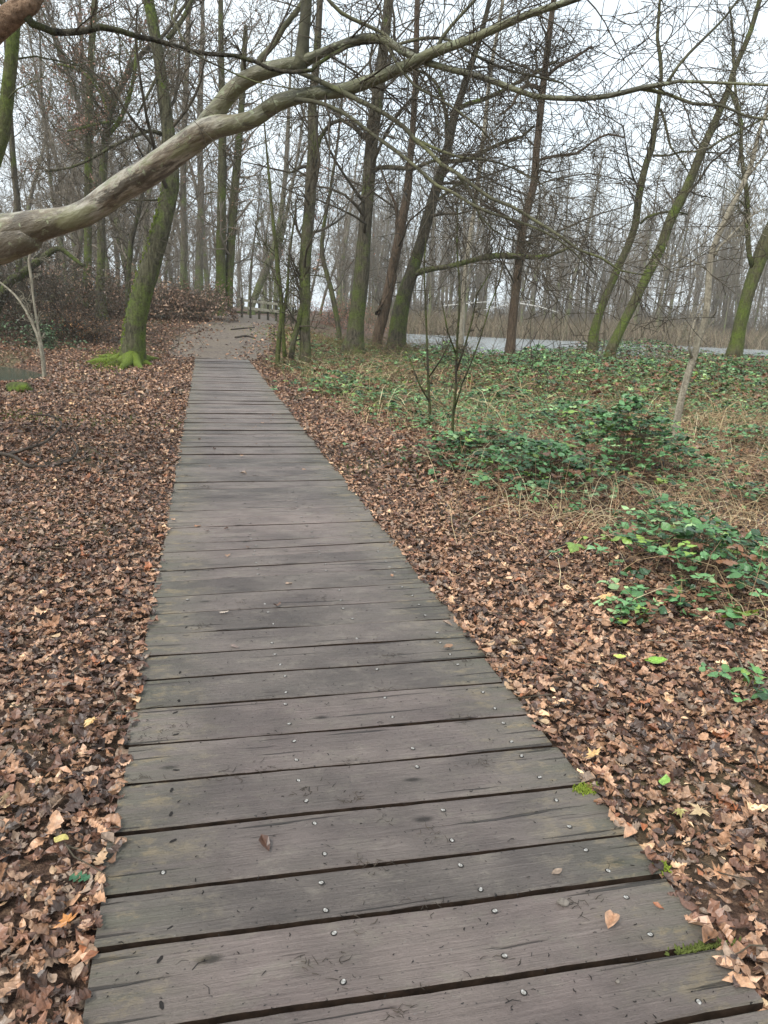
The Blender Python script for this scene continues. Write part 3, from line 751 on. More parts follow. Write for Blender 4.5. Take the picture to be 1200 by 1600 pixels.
# ------------------------------------------------------------------ the leaning beech whose bough crosses the picture
P_TW = dict(max=3, n=[0, 5, 4, 3], ratio=0.6, rmin=0.0021, wob=.15, up=0.0)
tbm = thing('leaning_beech', (-6.6, 8.2, tz(-6.6, 8.2)), 'smooth grey beech leaning in from the left, its thick bough crossing over the boardwalk', 'tree')
O = tbm.location.copy()
mb, nt, b = new_mat('beech_bark')
v = mapped(nt)
def along(v, d, k):
    dt = nt.nodes.new('ShaderNodeVectorMath'); dt.operation = 'DOT_PRODUCT'; nt.links.new(v, dt.inputs[0]); dt.inputs[1].default_value = d
    sc = nt.nodes.new('ShaderNodeVectorMath'); sc.operation = 'SCALE'; sc.inputs[0].default_value = tuple(q * -k for q in d); nt.links.new(dt.outputs['Value'], sc.inputs['Scale'])
    ad = nt.nodes.new('ShaderNodeVectorMath'); ad.operation = 'ADD'; nt.links.new(v, ad.inputs[0]); nt.links.new(sc.outputs[0], ad.inputs[1]); return ad.outputs[0]
bd = (at(300, 220, 6.3) - at(60, 350, 6.9)).normalized()
v = along(v, tuple(bd), .72); a = noise(nt, v, 3.6, 6, .68); c = noise(nt, v, 5.5, 6, .72); f = noise(nt, v, 38, 4, .7); g = noise(nt, v, 1.1, 4, .6)
k1 = ramp(nt, c, [(0.40, (0.075, 0.048, 0.026)), (0.47, (0.17, 0.13, 0.08)), (0.53, (0.34, 0.30, 0.225)), (0.64, (0.48, 0.45, 0.375))])
k1 = mixc(nt, ramp(nt, a, [(0.51, (0, 0, 0)), (0.58, (.8, .8, .8))]), k1, (0.17, 0.175, 0.075, 1))
k1 = mixc(nt, ramp(nt, a, [(0.44, (.9, .9, .9)), (0.485, (0, 0, 0))]), k1, (0.035, 0.025, 0.014, 1))
st2 = noise(nt, along(mapped(nt), tuple(bd), .6), 2.1, 6, .7); k1 = mixc(nt, ramp(nt, st2, [(0.41, (.85, .85, .85)), (0.46, (0, 0, 0))]), k1, (0.07, 0.052, 0.028, 1))
tx = nt.nodes.new('ShaderNodeTexCoord'); sx2 = nt.nodes.new('ShaderNodeSeparateXYZ'); nt.links.new(tx.outputs['Object'], sx2.inputs[0])
mr2 = nt.nodes.new('ShaderNodeMapRange'); mr2.inputs[1].default_value = at(285, 225, 6.3).x - O.x; mr2.inputs[2].default_value = at(470, 150, 5.9).x - O.x; nt.links.new(mathn(nt, 'ADD', sx2.outputs[0], mathn(nt, 'MULTIPLY', g, .8)), mr2.inputs[0]); mr2.inputs[1].default_value += .4; mr2.inputs[2].default_value += .4
k1 = mixc(nt, mathn(nt, 'MULTIPLY', mr2.outputs[0], .92), k1, ramp(nt, a, [(0.40, (0.028, 0.028, 0.013)), (0.5, (0.075, 0.082, 0.030)), (0.60, (0.15, 0.155, 0.07))]))
k1 = mixc(nt, ramp(nt, g, [(0.68, (0, 0, 0)), (0.73, (1, 1, 1))]), k1, (0.30, 0.36, 0.07, 1))
nt.links.new(mixc(nt, mathn(nt, 'MULTIPLY', f, .35), k1, ramp(nt, f, [(0.3, (0.07, 0.055, 0.035)), (0.7, (0.35, 0.31, 0.24))])), b.inputs['Base Color'])
lc = noise(nt, mapped(nt), 17, 4, .6); k0 = b.inputs['Base Color'].links[0].from_socket
k0 = mixc(nt, ramp(nt, lc, [(0.60, (0, 0, 0)), (0.66, (.7, .7, .7))]), k0, (0.30, 0.33, 0.20, 1))
ck = noise(nt, along(mapped(nt), tuple(bd), .88), 34, 4, .7); k0 = mixc(nt, ramp(nt, ck, [(0.33, (.8, .8, .8)), (0.41, (0, 0, 0))]), k0, (0.04, 0.032, 0.02, 1)); nt.links.new(k0, b.inputs['Base Color'])
b.inputs['Roughness'].default_value = .42; bump(nt, b, mathn(nt, 'ADD', a, mathn(nt, 'MULTIPLY', f, .35)), .035)
mg, nt, b = new_mat('mossy_limb')
v = mapped(nt); a = noise(nt, v, 3.0, 5, .65); f = noise(nt, v, 30, 4, .7); c = noise(nt, v, 1.6, 4)
k1 = ramp(nt, a, [(0.36, (0.030, 0.027, 0.015)), (0.52, (0.082, 0.080, 0.040)), (0.66, (0.15, 0.145, 0.08))])
k1 = mixc(nt, ramp(nt, c, [(0.55, (0, 0, 0)), (0.68, (.8, .8, .8))]), k1, (0.15, 0.17, 0.04, 1))
nt.links.new(mixc(nt, mathn(nt, 'MULTIPLY', f, .3), k1, (0.09, 0.08, 0.05, 1)), b.inputs['Base Color']); b.inputs['Roughness'].default_value = .8; bump(nt, b, mathn(nt, 'ADD', a, f), .01)

main = [(O - Vector((0, 0, .3)), .42), (O + Vector((.1, -.1, .5)), .34), (O + Vector((.7, -.3, 1.05)), .28)] + \
    pix([(-110, 400, 7.5, 62), (-50, 385, 7.25, 60), (0, 370, 7.1, 76), (30, 362, 7.0, 64), (62, 352, 6.9, 52), (100, 344, 6.85, 43), (133, 333, 6.8, 42), (167, 310, 6.7, 45), (200, 287, 6.6, 47), (233, 268, 6.5, 48), (265, 245, 6.4, 46), (300, 220, 6.3, 45), (327, 200, 6.2, 42), (367, 194, 6.1, 31), (400, 184, 6.0, 28), (433, 161, 5.95, 28), (483, 147, 5.9, 24), (533, 142, 5.8, 23), (577, 127, 5.7, 21), (617, 110, 5.6, 20), (647, 98, 5.5, 20), (677, 82, 5.4, 19), (717, 68, 5.3, 16), (767, 48, 5.2, 14), (800, 33, 5.1, 13), (833, 20, 5.0, 12), (883, 4, 4.9, 11), (950, -20, 4.8, 9), (1040, -60, 4.7, 6)])
knob = pix([(62, 356, 6.92, 20), (48, 368, 6.92, 50), (25, 376, 6.98, 58), (-8, 386, 7.08, 62), (-60, 398, 7.3, 60)])
ms = spline(main, .09); tbt = Tubes(); cut = next(i for i, q in enumerate(ms) if q[0].x > at(400, 184, 6.0).x)
tbt.add([q[0] for q in ms[:cut + 1]], [q[1] for q in ms[:cut + 1]], 28)
ks = spline(knob, .06); tbt.add([q[0] for q in ks], [q[1] for q in ks], 18)
tbt.build('trunk', mb, tbm, O, .022, 3)
limbs = []
def limb(pts, step=.12, mat=None, sides=12, rough=.03, name='limb'):
    s_ = spline(pts if isinstance(pts[0][0], Vector) else pix(pts), step)
    t_ = Tubes(); t_.add([q[0] for q in s_], [q[1] for q in s_], sides); t_.build(name, mat or mg, tbm, O, rough, len(limbs)); limbs.append(s_); return s_
s_ = ms[cut:]; t_ = Tubes(); t_.add([q[0] for q in s_], [q[1] for q in s_], 16); t_.build('limb', mb, tbm, O, .03, 2); limbs.append(s_)
limb([(305, 214, 6.28, 26), (325, 190, 6.22, 34), (342, 168, 6.18, 31), (367, 137, 6.12, 28), (400, 116, 6.05, 28), (440, 104, 6.0, 24), (472, 97, 5.95, 22), (500, 84, 5.9, 15), (550, 63, 5.8, 14), (587, 58, 5.7, 13), (617, 72, 5.6, 13), (653, 92, 5.5, 12), (700, 107, 5.4, 11), (750, 120, 5.3, 11), (800, 138, 5.2, 10), (833, 150, 5.15, 9), (900, 154, 5.05, 9), (950, 150, 5, 9), (1000, 138, 4.95, 9), (1033, 132, 4.9, 8), (1060, 127, 4.9, 5.5), (1133, 130, 4.85, 5), (1200, 133, 4.8, 4.5), (1290, 140, 4.7, 3.5)], sides=16, mat=mb)
limb([(466, 112, 5.95, 30), (472, 92, 5.95, 26), (474, 60, 5.95, 21), (477, 30, 5.95, 20), (479, 0, 5.95, 19), (484, -60, 5.95, 17), (500, -160, 6, 14), (520, -330, 6.1, 9)], sides=14)
limb([(400, 122, 6.05, 12), (407, 92, 6.05, 12), (430, 66, 6.1, 11), (443, 43, 6.1, 10), (467, 13, 6.15, 10), (482, -12, 6.2, 9), (500, -60, 6.2, 8)])
DRAWN = [
    [(1000, 138, 4.95, 8), (1043, 147, 4.95, 6), (1083, 162, 4.9, 6), (1127, 165, 4.9, 5), (1167, 182, 4.85, 4.5), (1200, 187, 4.8, 4), (1260, 200, 4.8, 3)],
    [(1042, 130, 4.9, 6), (1060, 103, 4.9, 5), (1077, 83, 4.9, 5), (1100, 60, 4.9, 4.5), (1133, 27, 4.9, 4), (1153, 0, 4.9, 4), (1180, -40, 4.9, 3)],
    [(505, -10, 5.7, 6), (533, 20, 5.7, 7), (567, 37, 5.7, 7), (600, 53, 5.65, 6), (627, 78, 5.6, 5.5), (655, 98, 5.5, 5)],
    [(467, 113, 5.9, 8), (500, 127, 5.8, 9), (533, 143, 5.7, 9), (567, 160, 5.6, 9), (600, 177, 5.5, 8), (633, 200, 5.4, 8), (647, 217, 5.35, 7.5), (667, 233, 5.3, 7), (690, 257, 5.2, 7), (713, 270, 5.1, 7), (743, 293, 5, 6.5), (767, 310, 5, 6), (800, 323, 4.9, 6), (833, 343, 4.9, 5.5), (877, 370, 4.8, 5), (903, 390, 4.75, 4.5), (940, 403, 4.7, 4), (967, 422, 4.7, 3), (1010, 430, 4.7, 2.2)],
    [(455, 155, 5.92, 9), (487, 158, 5.8, 8), (517, 167, 5.7, 7), (547, 183, 5.6, 6.5), (573, 203, 5.5, 6), (600, 223, 5.4, 6), (633, 247, 5.3, 6), (657, 267, 5.2, 6), (683, 290, 5.15, 6), (710, 302, 5.1, 5.5), (733, 317, 5.05, 5), (767, 333, 5, 5), (800, 343, 4.95, 4.5), (850, 362, 4.9, 4), (895, 392, 4.9, 3), (930, 430, 4.85, 2)],
    [(600, 62, 5.65, 6), (613, 87, 5.6, 5), (627, 110, 5.5, 5), (647, 133, 5.45, 5), (677, 150, 5.4, 4.5), (700, 163, 5.35, 4.5), (720, 177, 5.3, 4), (750, 200, 5.3, 3.5), (770, 222, 5.3, 2.5)],
    [(680, 85, 5.4, 10), (690, 60, 5.4, 7), (707, 38, 5.4, 6), (735, 8, 5.4, 5.5), (760, -20, 5.4, 5)],
    [(645, 215, 5.35, 6), (680, 232, 5.3, 5), (720, 246, 5.25, 4.5), (760, 250, 5.2, 4), (800, 262, 5.2, 3), (850, 290, 5.1, 2.2)],
    [(713, 270, 5.1, 5), (735, 300, 5.1, 4), (752, 340, 5.1, 3), (790, 372, 5.1, 2.5), (830, 380, 5.05, 2)],
    [(620, 70, 5.6, 5), (660, 60, 5.6, 6), (700, 62, 5.5, 5), (740, 85, 5.5, 5), (790, 108, 5.4, 4.5), (830, 118, 5.3, 4), (880, 130, 5.3, 3)],
]
for D in DRAWN: limb(D, .1, M_twig_green if False else mg, 8, .03)
tw = Tubes(); rg = random.Random(77)
for i, s_ in enumerate(limbs):
    ln = sum((s_[k + 1][0] - s_[k][0]).length for k in range(len(s_) - 1))
    sprout(tw, s_, int(6 + ln * 4.2), 1.1, rg, P_TW, .12, 1.0, 1, Vector((.25, -.05, -.15)), .30, (35, 80), rcap=.012)
# broken limb at the top left corner with its long dark side branch
M_snag = bark('torn_wood', (0.10, 0.058, 0.034), (0.42, 0.28, 0.18), (0.12, 0.12, 0.05), 0.0, 3, 1.2, streak=False)
limb([(O + Vector((.2, -.2, .6)), .2), (O + Vector((.1, -1.2, 1.9)), .17)] + pix([(-120, 165, 5.2, 62), (-50, 85, 5.1, 52), (-10, 45, 5.05, 44), (25, 18, 5.0, 40), (48, 4, 5.0, 34), (62, -8, 5.0, 20)]), .1, M_snag, 18, .06, 'broken_limb')
br_ = limb([(42, 26, 5.0, 16), (50, 37, 5.02, 13), (66, 43, 5.05, 12), (83, 50, 5.1, 12), (108, 51, 5.15, 11), (133, 48, 5.2, 11.5), (157, 42, 5.25, 11), (187, 48, 5.3, 9.5), (217, 58, 5.4, 9), (240, 62, 5.5, 8.5), (267, 70, 5.55, 8), (300, 80, 5.6, 8), (333, 85, 5.7, 7.5), (367, 87, 5.75, 7), (400, 97, 5.8, 7), (420, 107, 5.8, 7), (457, 113, 5.8, 7), (487, 110, 5.8, 7), (497, 100, 5.8, 6.5), (517, 87, 5.8, 6.5), (543, 73, 5.8, 6), (590, 66, 5.8, 5), (650, 80, 5.8, 4)], .1, M_bark_dark, 10, .04)
sprout(tw, br_, 24, .8, rg, P_TW, .1, 1, 1, Vector((.1, 0, -.1)), .3, rcap=.010)
hb = limb([(280, -10, 5.4, 5), (268, 25, 5.4, 4.5), (285, 60, 5.4, 4), (300, 82, 5.4, 3.5), (345, 105, 5.5, 3), (400, 128, 5.6, 2.5), (470, 140, 5.6, 2)], .1, mg, 6, .02)
tw.build('twigs', M_twig, tbm, O)

# ------------------------------------------------------------------ trees drawn one by one
def tree(name, label, pts, mat, twmat=None, group=None, limbs_=(), n=26, L=3.2, rmin=.006, seed=1, depth=3, ext=5.0, flare=1.5, t0=.16, cat='tree', up=.06, bias=.25, sides=14, ratio=.5, step=.35, leaves=0, counts=(0, 5, 4, 4), extra=None, rf=.32):
    """pts: [(px, py, Y, width_px)] from the foot up"""
    rg = random.Random(seed); P = pix(pts); f = P[0][0]; foot = Vector((f.x, f.y, tz(f.x, f.y)))
    root = thing(name, foot, label, cat, group)
    if foot.z < f.z - .03: P = [(foot - Vector((0, 0, .15)), P[0][1] * flare)] + P
    else:
        P = [(Vector((f.x, f.y, foot.z - .15)), P[0][1] * flare)] + [q for q in P if q[0].z > foot.z + .1]
    d = (P[-1][0] - P[-2][0]).normalized(); d = (d + Vector((0, 0, .4))).normalized()
    if ext: P = P + [(P[-1][0] + d * ext * .5, P[-1][1] * .62), (P[-1][0] + d * ext, P[-1][1] * .2)]
    s_ = spline(P, step); tb = Tubes(); tb.add([q[0] for q in s_], [q[1] for q in s_], sides)
    tb.build('trunk', mat, root, foot, .045, seed)
    PP = dict(max=depth, n=list(counts), ratio=ratio, rmin=rmin, wob=.21, up=up); tips = [] if leaves else None
    tw = Tubes(); sprout(tw, s_, n, L, rg, PP, t0, 1.0, 1, Vector((0, 0, bias)), rf, tips=tips)
    for lp in limbs_:
        ls = spline(pix(lp), .3); lt = Tubes(); lt.add([q[0] for q in ls], [q[1] for q in ls], 9); lt.build('limb', extra or mat, root, foot, .04, seed + 5)
        sprout(tw, ls, int(4 + 1.2 * len(ls)), L * .55, rg, PP, .15, 1, 1, Vector((0, 0, .1)), .35, tips=tips)
    tw.build('crown', twmat or M_twig, root, foot)
    if leaves:
        n_ = min(leaves, len(tips) * 3); k = rs.randint(0, len(tips), n_); pos = np.array([tuple(tips[i][0]) for i in k]) + rs.normal(0, .10, (n_, 3))
        cc = np.array([lin(*c)[:3] for c in [(150, 112, 92), (128, 90, 74), (168, 128, 106)]])[rs.randint(0, 3, n_)] * rs.uniform(.7, 1.1, (n_, 1))
        scatter('dead_leaves', [(T_low, pos, rs.rand(n_) * 6.28, rs.uniform(.4, 1.5, n_), rs.rand(n_) * 6.28, rs.uniform(.07, .12, n_), cc)], M_leaf, parent=root, origin=foot)
    return root, foot, s_

# mossy tree to the left of the boardwalk
mt, mf, mss = tree('mossy_tree', 'large leaning tree with bright moss on its roots, left of the boardwalk', [(207, 560, 18.6, 46), (209, 535, 18.6, 40), (212, 500, 18.6, 38), (221, 465, 18.6, 36), (230, 432, 18.6, 37), (236, 412, 18.6, 34), (243, 390, 18.6, 33), (250, 367, 18.6, 32), (258, 333, 18.6, 30), (265, 300, 18.6, 29), (268, 270, 18.6, 27), (265, 235, 18.6, 24), (262, 200, 18.6, 22), (257, 160, 18.6, 21), (250, 100, 18.6, 20), (241, 50, 18.6, 20), (232, 0, 18.6, 19), (222, -60, 18.6, 17), (220, -140, 18.7, 14)],
    M_bark_mossy, n=24, L=3.6, seed=21, t0=.3, flare=1.0, step=.2, sides=20,
    limbs_=[[(254, 210, 18.6, 8), (235, 204, 18.4, 7), (205, 215, 18.2, 6), (170, 232, 18, 6), (145, 247, 17.9, 5), (110, 262, 17.8, 4), (70, 268, 17.6, 3)],
            [(262, 60, 18.6, 9), (285, 30, 18.8, 8), (300, 0, 19, 7), (320, -50, 19, 5)], [(248, 115, 18.6, 7), (235, 140, 18.3, 5), (222, 165, 18.2, 4), (214, 180, 18.1, 3)], [(250, 312, 18.6, 4), (225, 313, 18.4, 3), (190, 312, 18.2, 2)]])
rt = Tubes(); rg = random.Random(3)
for px, py, wpx in ((128, 568, 7), (160, 575, 8), (185, 580, 6), (240, 572, 13), (222, 578, 9), (150, 556, 8), (250, 560, 8)):
    e = gt(px, py); s = mf + Vector((0, -.02, .34)); m1 = s.lerp(e, .38) + Vector((0, 0, -.12)); m2 = s.lerp(e, .7) + Vector((0, rg.uniform(-.1, .1), -.0)); m2.z = tz(m2.x, m2.y) + .06
    q = spline([(s, .17), (m1, .12), (m2, .07), (e + Vector((0, 0, -.03)), .03)], .1); rt.add([a_[0] for a_ in q], [a_[1] for a_ in q], 10)
rt.build('roots', bark('moss_root', (0.03, 0.024, 0.015), (0.12, 0.10, 0.06), (0.11, 0.15, 0.02), 1.0, 2.0, 2.0, streak=False), mt, mf, .16, 9)
mos = Tubes()
for i in range(1500):
    px = rg.gauss(178, 27); py = 566 + rg.gauss(0, 7) + (172 - px) * .02; p = gt(px, py); p.z += rg.uniform(0, .16) * math.exp(-((px - 178) / 26) ** 2)
    d = Vector((rg.gauss(0, .6), rg.gauss(0, .6), 1)).normalized() * rg.uniform(.02, .05); mos.add([p, p + d * .6, p + d], [.012, .009, .003], 4)
for i in range(1500):
    k = rg.randint(0, min(len(mss) - 1, 26)); q, r = mss[k]; a = rg.uniform(2.3, 4.1); p = q + Vector((math.cos(a) * r * .98, math.sin(a) * r * .98, rg.uniform(-.1, .1)))
    if rg.random() < float(vnoise(p.z * 2.1, a, 3)) * 1.2 - .3: mos.add([p, p + Vector((math.cos(a) * .02, math.sin(a) * .02, -.01)), p + Vector((math.cos(a) * .035, math.sin(a) * .03, -.04))], [.016, .012, .003], 4)
mos.build('moss', M_moss, mt, mf)

GR = 'bare trees standing around the boardwalk'
tree('alder', 'upright tree clasped by thin stems, right of where the boardwalk ends', [(477, 548, 19.6, 20), (476, 500, 19.6, 19), (477, 460, 19.6, 20), (476, 425, 19.6, 21), (479, 375, 19.6, 21), (483, 333, 19.6, 20), (486, 280, 19.6, 20), (489, 233, 19.6, 19), (488, 167, 19.6, 16), (494, 100, 19.6, 14), (498, 33, 19.6, 12), (502, -40, 19.6, 10)], M_bark, seed=31, n=30, L=2.6, t0=.12, group=GR,
     limbs_=[[(455, 560, 19.4, 11), (458, 535, 19.45, 10), (466, 505, 19.5, 10), (473, 470, 19.5, 9), (477, 430, 19.5, 8)], [(482, 300, 19.5, 7), (492, 250, 19.5, 6.5), (500, 217, 19.5, 7), (508, 203, 19.4, 7), (517, 193, 19.3, 7), (533, 187, 19.2, 7), (550, 197, 19.2, 5), (562, 210, 19.2, 4)]])
tree('forked_sapling', 'slender twin-stemmed young tree at the end of the boardwalk', [(434, 558, 19.8, 9), (436, 530, 19.8, 9), (440, 500, 19.8, 9), (439, 465, 19.8, 8), (434, 420, 19.8, 8), (431, 380, 19.8, 7), (426, 340, 19.8, 6)], M_bark_green, M_twig_green, GR, seed=32, n=16, L=1.6, ext=3, sides=10,
     limbs_=[[(445, 558, 19.8, 8), (443, 530, 19.8, 7), (442, 500, 19.8, 6), (449, 450, 19.8, 5), (452, 400, 19.8, 4), (462, 330, 19.8, 3)]])
tree('oak', 'stout upright tree with grassy foot between the walk and the pond', [(552, 540, 25.5, 40), (555, 525, 25.5, 31), (557, 500, 25.5, 28), (562, 460, 25.5, 27), (566, 420, 25.5, 26), (568, 383, 25.5, 24), (571, 350, 25.5, 22), (575, 300, 25.5, 22), (580, 233, 25.5, 22), (590, 150, 25.5, 20), (600, 67, 25.5, 18), (608, 0, 25.5, 16), (614, -60, 25.5, 13)], M_bark, seed=33, n=30, L=3.4, t0=.22, group=GR,
     limbs_=[[(582, 268, 25.5, 9), (592, 262, 25.3, 8), (620, 262, 25, 8), (645, 264, 24.8, 7), (665, 256, 24.6, 6), (700, 245, 24.5, 5), (760, 240, 24.3, 3)], [(583, 215, 25.5, 10), (570, 215, 25.3, 9), (555, 200, 25, 8), (540, 190, 24.8, 6)]])
tree('alder', 'slim pale brown tree just left of the dark leaning one by the pond', [(590, 528, 29, 19), (598, 496, 29, 19), (608, 452, 29, 18), (615, 415, 29, 17), (622, 380, 29, 17), (628, 345, 29, 17), (637, 300, 29, 15), (641, 250, 29, 12), (645, 200, 29, 11), (648, 150, 29, 10), (650, 100, 29, 10), (652, 0, 29, 9)], M_bark_red, seed=34, n=26, L=3, t0=.2, group=GR,
     limbs_=[[(600, 480, 29, 8), (588, 490, 28.8, 7), (605, 462, 28.9, 6), (617, 440, 28.9, 5), (618, 400, 29, 4)], [(622, 385, 29, 7), (620, 350, 29, 6), (618, 320, 29, 5), (605, 290, 29, 4), (596, 265, 29, 3)]])
tree('oak', 'dark leaning tree with a long level mossy branch over the pond edge', [(620, 535, 28, 34), (622, 510, 28, 30), (627, 481, 28, 28), (634, 455, 28, 25), (641, 435, 28, 24), (650, 405, 28, 21), (659, 375, 28, 20), (667, 345, 28, 20), (675, 317, 28, 19), (685, 283, 28, 18), (695, 250, 28, 17), (703, 215, 28, 16), (710, 183, 28, 15), (718, 158, 28, 13), (726, 133, 28, 13), (737, 100, 28, 11), (748, 67, 28, 10), (757, 33, 28, 9), (765, 0, 28, 8)], M_bark_dark, seed=35, n=24, L=3.2, t0=.3, group=GR, extra=M_bark_green,
     limbs_=[[(646, 428, 28, 13), (660, 424, 27.8, 11), (675, 420, 27.6, 10), (704, 416, 27.4, 9), (733, 408, 27.2, 9), (762, 401, 27, 10), (790, 399, 26.9, 10), (812, 401, 26.8, 9), (840, 402, 26.7, 8), (860, 399, 26.6, 7), (880, 391, 26.5, 5), (900, 383, 26.4, 3)],
             [(716, 170, 28, 9), (732, 162, 27.8, 8), (750, 157, 27.6, 8), (783, 143, 27.4, 7), (800, 133, 27.3, 6), (830, 118, 27, 5), (870, 95, 27, 4)], [(700, 200, 28, 8), (697, 180, 28, 7), (690, 150, 28, 6), (680, 128, 28, 6), (665, 115, 28, 5), (645, 108, 28, 4)],
             [(695, 252, 28, 8), (730, 250, 27.8, 7), (765, 232, 27.6, 7), (800, 218, 27.5, 6), (815, 214, 27.5, 5), (835, 196, 27.4, 4)], [(675, 320, 28, 5), (700, 300, 27.8, 5), (725, 285, 27.6, 5), (742, 320, 27.6, 4), (755, 350, 27.6, 3)]])
tree('alder', 'thin straight pale grey tree behind the level mossy branch', [(722, 500, 34, 9), (725, 450, 34, 9), (733, 383, 34, 9), (741, 330, 34, 8), (747, 283, 34, 8), (752, 240, 34, 7.5), (757, 200, 34, 7), (767, 110, 34, 7), (783, 17, 34, 6), (790, -30, 34, 5)], M_bark_grey, seed=36, n=14, L=2, t0=.4, group=GR, sides=10)
tree('alder', 'straight brown-barked tree rising from brambles at the pond edge, centre right', [(797, 548, 27, 20), (799, 530, 27, 17), (803, 481, 27, 16), (807, 445, 27, 16), (811, 408, 27, 15), (817, 360, 27, 14), (826, 320, 27, 14), (835, 283, 27, 14), (838, 240, 27, 13), (842, 200, 27, 13), (849, 133, 27, 12), (857, 67, 27, 11), (865, 0, 27, 10), (872, -50, 27, 9)], M_bark_red, seed=37, n=46, L=3.3, t0=.15, group=GR,
     limbs_=[[(846, 140, 27, 8), (825, 132, 26.8, 7), (812, 140, 26.6, 6), (800, 165, 26.5, 5), (780, 180, 26.4, 4)], [(850, 125, 27, 7), (870, 105, 26.8, 6), (895, 92, 26.7, 5), (925, 72, 26.6, 4)], [(843, 250, 27, 5), (870, 243, 26.9, 5), (900, 240, 26.8, 5), (925, 222, 26.7, 4), (950, 210, 26.6, 4), (975, 215, 26.5, 3)], [(820, 360, 27, 6), (800, 345, 26.8, 5), (775, 330, 26.7, 5), (750, 318, 26.6, 4)]])
tree('alder', 'left one of two green-tinged trees leaning right behind the brambles', [(928, 520, 28, 17), (933, 500, 28, 15), (939, 483, 28, 14), (953, 450, 28, 14), (966, 417, 28, 14), (981, 385, 28, 13), (993, 350, 28, 13), (997, 315, 28, 12.5), (1003, 283, 28, 12), (1010, 255, 28, 11), (1018, 233, 28, 11), (1023, 200, 28, 9), (1028, 167, 28, 8), (1033, 120, 28, 7), (1031, 85, 28, 7), (1027, 60, 28, 6), (1030, 17, 28, 5), (1032, -20, 28, 4)], M_bark_green, seed=38, n=42, L=3.1, t0=.3, group=GR,
     limbs_=[[(1000, 350, 28, 5), (1010, 340, 27.9, 4.5), (1030, 333, 27.8, 4.5), (1050, 330, 27.7, 4), (1075, 335, 27.6, 3)], [(1020, 243, 28, 4.5), (1045, 243, 27.9, 4), (1065, 237, 27.8, 4), (1100, 238, 27.7, 3), (1140, 240, 27.6, 2)], [(1032, 170, 28, 5), (1040, 195, 27.9, 4.5), (1048, 230, 27.8, 4), (1060, 245, 27.7, 3), (1076, 270, 27.7, 2)]])
tree('alder', 'right one of two green-tinged trees leaning right behind the brambles', [(955, 545, 27, 20), (963, 528, 27, 18), (974, 505, 27, 17), (986, 482, 27, 17), (1002, 450, 27, 17), (1018, 417, 27, 17), (1033, 385, 27, 17), (1045, 350, 27, 17), (1057, 325, 27, 17), (1070, 300, 27, 16), (1085, 265, 27, 15), (1098, 233, 27, 15), (1113, 200, 27, 13), (1127, 167, 27, 12), (1138, 140, 27, 11), (1146, 112, 27, 10), (1160, 80, 27, 9), (1172, 50, 27, 9), (1187, 0, 27, 8), (1197, -40, 27, 6)], M_bark_green, seed=39, n=44, L=3.3, t0=.3, group=GR,
     limbs_=[[(1104, 235, 27, 5), (1125, 220, 26.9, 4.5), (1150, 208, 26.8, 4.5), (1180, 192, 26.7, 4), (1210, 175, 26.6, 3)], [(1147, 110, 27, 5), (1145, 80, 27, 5), (1145, 50, 27, 4), (1140, 10, 27, 3)], [(1140, 140, 27, 6), (1150, 165, 26.9, 6), (1158, 195, 26.8, 6), (1158, 230, 26.8, 5), (1153, 260, 26.8, 5)]])
tree('oak', 'thick mossy green trunk leaning right at the right border', [(1145, 560, 24, 30), (1151, 537, 24, 25), (1156, 510, 24, 22), (1163, 483, 24, 22), (1170, 455, 24, 22), (1177, 433, 24, 23), (1185, 410, 24, 24), (1195, 383, 24, 25), (1210, 350, 24, 24), (1230, 310, 24, 22), (1250, 250, 24, 20), (1265, 150, 24, 16)], M_bark_green, M_twig_green, GR, seed=40, n=22, L=3, t0=.3,
     limbs_=[[(1177, 420, 24, 10), (1171, 400, 23.9, 9), (1168, 360, 23.9, 9), (1168, 320, 23.8, 8), (1164, 280, 23.8, 8), (1158, 240, 23.8, 7), (1158, 190, 23.7, 6), (1150, 150, 23.7, 5), (1146, 90, 23.7, 4)]])
tree('grey_sapling', 'pale grey bare sapling with a kinked stem in the undergrowth at the right', [(1057, 668, 9.6, 14), (1060, 645, 9.6, 13), (1064, 625, 9.6, 12), (1070, 600, 9.6, 12), (1078, 575, 9.6, 12), (1085, 555, 9.6, 12), (1090, 535, 9.6, 11), (1098, 512, 9.6, 11), (1104, 485, 9.6, 11), (1107, 450, 9.6, 11), (1109, 415, 9.6, 11), (1115, 385, 9.6, 10), (1127, 357, 9.6, 10), (1142, 325, 9.6, 10), (1155, 300, 9.6, 9), (1170, 268, 9.6, 8), (1178, 240, 9.6, 8), (1187, 205, 9.6, 7), (1200, 167, 9.6, 6), (1215, 110, 9.6, 5)], M_bark_grey, M_bark_grey, seed=41, n=12, L=1.0, t0=.45, ext=1.2, rmin=.003, sides=12, step=.12, flare=1.2, cat='sapling',
     limbs_=[[(1082, 562, 9.6, 5), (1077, 545, 9.5, 4.5), (1080, 520, 9.5, 4), (1086, 500, 9.5, 3)], [(1113, 405, 9.6, 5), (1125, 385, 9.5, 4), (1145, 365, 9.5, 3), (1170, 340, 9.5, 3), (1195, 325, 9.5, 2)], [(1165, 280, 9.6, 5), (1180, 262, 9.5, 4), (1200, 235, 9.5, 3)], [(1102, 420, 9.6, 3), (1090, 412, 9.5, 2.5), (1070, 402, 9.5, 2), (1040, 398, 9.5, 1.5)]])
